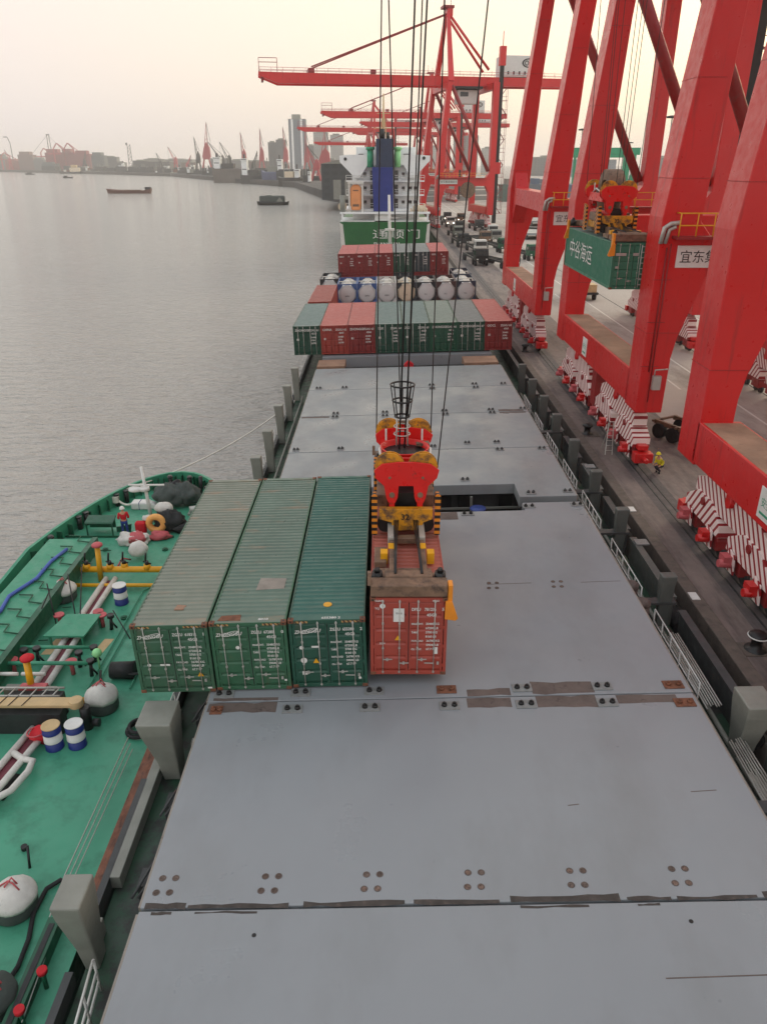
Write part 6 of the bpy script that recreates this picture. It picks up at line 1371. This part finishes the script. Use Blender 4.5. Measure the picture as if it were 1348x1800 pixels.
for i, (a, c_, Y, h, k) in enumerate(((186, 208, 2300, 34, 'grey'), (208, 222, 2200, 20, 'grey'), (236, 262, 2150, 24, 'dark'), (262, 300, 2100, 22, 'dark'), (255, 285, 2500, 30, 'grey'), (286, 340, 2400, 28, 'grey'), (320, 345, 2000, 20, 'brown'), (372, 402, 1900, 28, 'grey'), (402, 440, 1900, 24, 'grey'), (436, 478, 1900, 22, 'brown'), (560, 600, 1300, 22, 'brown'), (600, 640, 1900, 26, 'grey'))):
    building(['grey warehouse right of the red container cranes', 'small grey shed beside that warehouse', 'dark shed below the thin lattice tower', 'dark long shed left of the red jib crane', 'grey hall behind the dark sheds', 'long grey roofed hall behind the red jib crane', 'low brown shed beside the red jib crane',
        'hazy grey hall right of the tall magenta crane', 'hazy grey hall above the black hulled ship', 'low brown shed behind the blue ship', 'low brown shed beside the dark quay wall', 'hazy grey hall left of the green ventilators'][i], a, c_, Y, h, k)
# dark container blocks at the left end
for i, (a, c_, Y, h, k) in enumerate(((0, 12, 2650, 50, 'grey'), (12, 36, 2560, 34, 'red'), (36, 62, 2520, 56, 'redgrey'), (62, 80, 2460, 38, 'grey'), (84, 112, 2420, 62, 'redlo'), (112, 134, 2380, 62, 'redlo'), (134, 162, 2320, 56, 'redlo'), (164, 186, 2240, 50, 'dark'), (76, 100, 2380, 24, 'dark'))):
    cm = {'red': S(150, 92, 86), 'redgrey': S(130, 108, 104), 'grey': S(120, 122, 120), 'redlo': S(140, 74, 78), 'dark': S(88, 96, 98)}[k]; x0, y = at_dist(a, Y); x1, _ = at_dist(c_, Y)
    t = thing('container_stack', ['grey container stack at the left edge of the photo on the far shore', 'red container stack with white frames on the far shore', 'brownish container stack under the curved lamp', 'low grey stack left of the red far cranes', 'tall maroon container stack under the first pair of red masts',
        'maroon container stack under the second pair of red masts', 'maroon container stack at the right end of the red ones', 'dark grey container stack right of the maroon ones', 'low dark stack behind the beige boat'][i], 'container stack', ((x0 + x1) / 2, Y, 5.4), 'container stacks on the far shore')
    b = MB(); b.box(x0, x1, Y, Y + 30, 5.4, 5.4 + h * .75); b.build('lower_tiers', facade('far_stack_%d' % i, cm, tuple(v * .75 for v in cm), 5.2, 12, .92, .95), t)
    b = MB(); b.box(x0 + (x1 - x0) * .1, x1 - (x1 - x0) * .2, Y + 2, Y + 26, 5.42 + h * .75, 5.4 + h * .9); b.build('upper_tiers', facade('far_stacku_%d' % i, mul(cm, 1.15)[:3], cm, 5.2, 12, .92, .95), t)
def far_sts(label, px, Y, s=1.0):
    x, y = at_dist(px, Y); t = thing('gantry_crane', label, 'crane', (x, y, 5.4), 'container cranes on the far shore')
    for q in (-1, 1): b = MB(); b.box(x + q * 13 - 1.5, x + q * 13 + 1.5, y, y + 3, 5.4, 5.4 + 62 * s); b.build('leg', 'farred', t)
    b = MB(); b.box(x - 30, x + 34, y, y + 3, 5.4 + 46 * s, 5.4 + 50 * s); b.build('boom', 'farred', t)
    b = MB(); b.beam((x - 13, y + 1, 5.4 + 62 * s), (x - 2, y + 1, 5.4 + 78 * s), 2.4); b.beam((x + 13, y + 1, 5.4 + 62 * s), (x - 1, y + 1, 5.4 + 78 * s), 2.4); b.beam((x + 32, y + 1, 5.4 + 50 * s), (x, y + 1, 5.4 + 78 * s), 1.6); b.build('mast', 'farred', t)
M['farred'] = paint('far_crane_red', S(176, 66, 72), .6)
far_sts('faint red crane at the far left edge, beside the curved lamp', 14, 2600, .62); far_sts('red crane above the maroon stacks, left of its pair', 108, 2400, .9); far_sts('red crane above the maroon stacks, right of its pair', 127, 2380, .9); far_sts('small faint red crane left of the tall thin portal', 84, 2700, .8)
def pylon(label, px, Y, h, hook=False):
    x, y = at_dist(px, Y); t = thing('bridge_pylon' if not hook else 'curved_lamp', label, 'pylon' if not hook else 'lamp', (x, y, 5.4)); b = MB()
    if hook: b.tube([(x, y, 5.4), (x, y, 5.4 + h * .8), (x - 6, y, 5.4 + h), (x - 14, y, 5.4 + h)], 1.2, 6); b.build('pole', 'dark', t); b = MB(); b.box(x - 18, x - 10, y - 1, y + 1, 4 + h, 6.6 + h); b.build('lamp_head', 'dark', t)
    else:
        for q in (-1, 1): b.beam((x + q * 6, y, 5.4), (x + q * 3.5, y, 5.4 + h), 2.2)
        b.box(x - 6, x + 6, y - 1, y + 1, 2 + h, 6 + h); b.build('tower', 'dark', t); b = MB(); b.tube([(x, y, 5 + h), (x - 70, y, 5.4 + h * .4)], .5, 4); b.tube([(x, y, 5 + h), (x + 60, y, 5.4 + h * .4)], .5, 4); b.build('stay_cable', 'dark', t)
pylon('thin dark bridge tower above the maroon stacks on the far shore', 94, 3000, 112); pylon('dark curved lamp far left on the shore', 27, 2600, 92, True)
def jib_crane(label, px, Y, h, jib=(8, 1.0), mt='farred', w_=1.0, rz=0):
    x, y = at_dist(px, Y); t = thing('jib_crane', label, 'crane', (x, y, 5.4), 'slewing jib cranes on the far shore')
    b = MB()
    for q in (-1, 1):
        for d in (0, 8): b.beam((x + q * 6 * w_, y + d, 5.4), (x + q * 2.5 * w_, y + 2 + d * .5, 5.4 + h * .3), 1.6)
    b.box(x - 3.5 * w_, x + 3.5 * w_, y + 1, y + 8, 5.4 + h * .29, 5.4 + h * .33); b.build('portal', mt, t)
    b = MB(); b.prism([(x - 4 * w_, 5.4 + h * .33), (x + 4.5 * w_, 5.4 + h * .33), (x + 4 * w_, 5.4 + h * .52), (x + 1 * w_, 5.4 + h * .62), (x - 2 * w_, 5.4 + h * .5)], 'y', y + 1, y + 8); b.build('machinery_house', mt, t)
    b = MB(); tp = (x + jib[0], y + 2, 5.4 + h * jib[1])
    for q in (-1, 1): b.beam((x + q * 2 * w_, y + 4, 5.4 + h * .4), tp, 1.4, 1.4, .5, .5)
    for k in range(5): f_ = k / 5; b.beam(Vector((x - 2 * w_, y + 4, 5.4 + h * .4)).lerp(Vector(tp), f_), Vector((x + 2 * w_, y + 4, 5.4 + h * .4)).lerp(Vector(tp), f_ + .1), .4)
    b.build('jib', mt, t)
    b = MB(); b.tube([tp, (x + jib[0] * .2 + 5 * w_, y + 3, 5.4 + h * .62)], .35, 4); b.tube([tp, (tp[0], tp[1], 5.4 + h * .2)], .2, 4); b.build('hoist_cable', 'dark', t)
jib_crane('red jib crane with a bent arm left of the tall magenta one', 310, 1900, 52, (-14, 1.0)); jib_crane('tall magenta jib crane, its arm rising highest on the far shore', 365, 1500, 84, (5, 1.0), w_=1.7); jib_crane('dark jib crane arm beside the tall magenta one', 350, 1560, 62, (-4, 1), 'dark'); jib_crane('thin dark jib crane leaning left over the ships', 392, 1500, 52, (-22, 1), 'dark'); jib_crane('thin dark jib crane over the black hull', 404, 1480, 52, (-14, 1), 'dark')
jib_crane('slender red jib crane left of the white ship', 430, 1450, 66, (-3, 1)); jib_crane('slender dark red jib crane right of the white ship', 461, 1450, 72, (0, 1)); jib_crane('slender red jib crane left of the tallest tower block', 503, 1350, 70, (-2, 1)); jib_crane('slender red jib crane touching the tallest tower block', 540, 1250, 66, (-1, 1)); jib_crane('broad magenta jib crane beside the far ship', 570, 1000, 56, (2, 1.0), w_=1.7)
b_ = None
def lattice(label, px, Y, h):
    x, y = at_dist(px, Y); t = thing('lattice_tower', label, 'tower', (x, y, 5.4)); b = MB()
    for q in (-1, 1): b.beam((x + q * 5, y, 5.4), (x + q * 3.5, y, 5.4 + h), 1.2)
    for k in range(7): b.beam((x - 4.5, y, 5.4 + h * k / 7), (x + 4.3, y, 5.4 + h * (k + 1) / 7), .8); b.beam((x - 4.2, y, 5.4 + h * k / 7), (x + 4.2, y, 5.4 + h * k / 7), .8)
    b.build('frame', 'dark', t); b = MB(); b.box(x - 7, x - 3, y - 1, y + 1, 5.4 + h * .97, 5.4 + h * 1.06); b.build('platform', 'dark', t)
lattice('dark lattice tower on the far shore left of the jib cranes', 232, 2150, 62)
def far_ship(label, px0, px1, Y, hull, hh, house='right', cargo=None, hl=None):
    x0, _ = at_dist(px0, Y); x1, _ = at_dist(px1, Y); L = x1 - x0
    t = thing('moored_ship', label, 'ship', ((x0 + x1) / 2, Y, 0), 'ships moored along the far shore')
    T = lambda u: x0 + L * u
    b = MB(); b.prism([(T(.03), -.5), (T(.97), -.5), (T(1.0), hh * 1.1), (T(.9), hh), (T(.1), hh), (T(0), hh * 1.12)], 'y', Y - 9, Y + 9); b.build('hull', hull, t, bevel=.8)
    h0 = .74 if house == 'right' else .06
    b = MB(); b.box(T(h0), T(h0 + .2), Y - 7, Y + 7, hh, hh + (hl or 11)); b.box(T(h0 - .02), T(h0 + .22), Y - 8, Y + 6, hh + (hl or 11), hh + (hl or 11) + 2.4); b.build('deckhouse', 'hazewhite', t)
    b = MB(); b.box(T(h0 + .02), T(h0 + .18), Y - 7.1, Y - 7.0, hh + 6, hh + 7); b.box(T(h0 + .0), T(h0 + .2), Y - 8.1, Y - 8.0, hh + (hl or 11) + .8, hh + (hl or 11) + 1.6); b.build('window', 'glass', t)
    b = MB(); b.box(T(h0 + .06), T(h0 + .12), Y - 2, Y + 2, hh + (hl or 11) + 2.4, hh + (hl or 11) + 7); b.build('funnel', 'dark', t)
    b = MB()
    for u in (.25, .5): b.beam((T(u), Y, hh), (T(u), Y, hh + 15), .9)
    b.build('derrick', 'post', t)
    if cargo: b = MB(); b.box(T(.3), T(.68), Y - 7, Y + 7, hh, hh + 6); b.build('hatch_cargo', cargo, t)
far_ship('long black and brown hulled ship below the grey halls', 376, 432, 1085, paint('brown_hull', S(96, 88, 82), .6, .25, .06), 17, 'left', 'dark'); far_ship('white housed ship between two slender red cranes', 425, 472, 1020, 'dark', 10, 'left', 'dark', 16)
far_ship('blue hulled ship right of the white housed one', 462, 500, 985, paint('slate_blue_hull', S(84, 92, 122), .6, .15, .1), 14, 'right', 'post'); far_ship('dark tug cluster ship in front of the tower block', 490, 530, 905, 'black', 9, 'right', 'cream', 6)
far_ship('small blue and white boat on the far shore, under the grey warehouse', 186, 222, 2090, 'blue', 8, 'right', None, 9); far_ship('small white ferry beside the dark sheds', 216, 230, 2020, 'white', 10, 'left', None, 12); far_ship('flat white launch under the dark sheds', 248, 262, 1960, 'white', 7, 'left', None, 4)
far_ship('pale boat left of the red jib crane', 268, 300, 1830, 'hazewhite', 8, 'right', None, 8); far_ship('brown sterned boat right of the red jib crane', 322, 344, 1690, 'sp_grime', 8, 'right', None, 10)
OR = ['first', 'second', 'third', 'fourth', 'fifth', 'sixth', 'seventh', 'eighth', 'ninth', 'tenth', 'eleventh', 'twelfth']
for i, (a, c_, Y, k, hs) in enumerate(((134, 150, 2210, 'dark', 'right'), (152, 168, 2170, 'grey', 'left'), (170, 184, 2120, 'black', 'right'), (232, 246, 1960, 'dark', 'left'), (302, 320, 1640, 'grey', 'right'), (330, 352, 1500, 'black', 'left'), (350, 372, 1400, 'dark', 'right'), (404, 440, 1150, 'black', 'right'), (500, 528, 960, 'grey', 'left'), (528, 548, 850, 'dark', 'right'))):
    far_ship('%s low moored barge counted from the left along the far bank' % OR[i], a, c_, Y, {'dark': 'dark', 'grey': 'post', 'black': 'black'}[k], 6 + i % 3, hs, ('dark', 'rust', 'post')[i % 3], 7)
for i, (px_, Y, h_, jx, m_) in enumerate(((20, 2500, 56, -10, 'farred'), (150, 2280, 50, 8, 'dark'), (284, 1900, 40, -8, 'dark'), (330, 1750, 34, 10, 'farred'), (446, 1350, 36, 8, 'dark'), (556, 900, 36, -10, 'farred'))):
    jib_crane('%s of the smaller jib cranes counted from the left along the far bank' % OR[i], px_, Y, h_, (jx, 1.0), m_, w_=.9)
# the shore-side embankment and the dark shed by the bend
t = thing('dark_shed', 'dark grey shed on the quay bend left of the white bridge house', 'shed', (-30, 470, 5.4)); b = MB(); b.box(-32, -2, 430, 520, 5.4, 22.5); b.build('wall', FC['dark'], t); b = MB(); b.prism([(-32.5, 22.5), (-17, 25.5), (-1.5, 22.5)], 'y', 429.5, 520.5); b.build('roof', 'post', t); b = MB(); b.box(-26, -22, 429.9, 430.02, 5.6, 15); b.box(-20, -16, 429.9, 430.02, 5.6, 15); b.build('door', 'post', t)
rn = random.Random(4)
b = MB()
for i in range(150):
    Y = rn.uniform(900, 2350); x = None
    # distance along the shore polygon
    for k in range(len(shore) - 1):
        (xa, ya), (xb, yb) = shore[k], shore[k + 1]
        if ya <= Y <= yb: f_ = (Y - ya) / (yb - ya); x = xa + (xb - xa) * f_
    x += rn.uniform(8, 60); hh = rn.uniform(3, 12); ww = rn.uniform(6, 22); b.box(x, x + ww, Y, Y + ww, 5.4, 5.4 + hh)
o = b.build('shore_clutter', FC['dark']); tag(o, 'low hazy clutter of sheds and goods along the far shore', 'clutter', kind='stuff')

# ================================================================== HAZE
hz = MB(); hz.box(-5500, 6500, -300, 7500, -2, 130)
hm = bpy.data.materials.new('haze'); hm.use_nodes = True; n = hm.node_tree; n.nodes.clear()
ho = n.nodes.new('ShaderNodeOutputMaterial'); hv = n.nodes.new('ShaderNodeVolumePrincipled'); hv.inputs['Color'].default_value = (.93, .90, .87, 1); hv.inputs['Density'].default_value = HAZE; hv.inputs['Anisotropy'].default_value = .3
n.links.new(hv.outputs[0], ho.inputs['Volume'])
o = hz.build('haze', hm, loc=(0, 0, 0)); tag(o, None, None, kind='stuff')
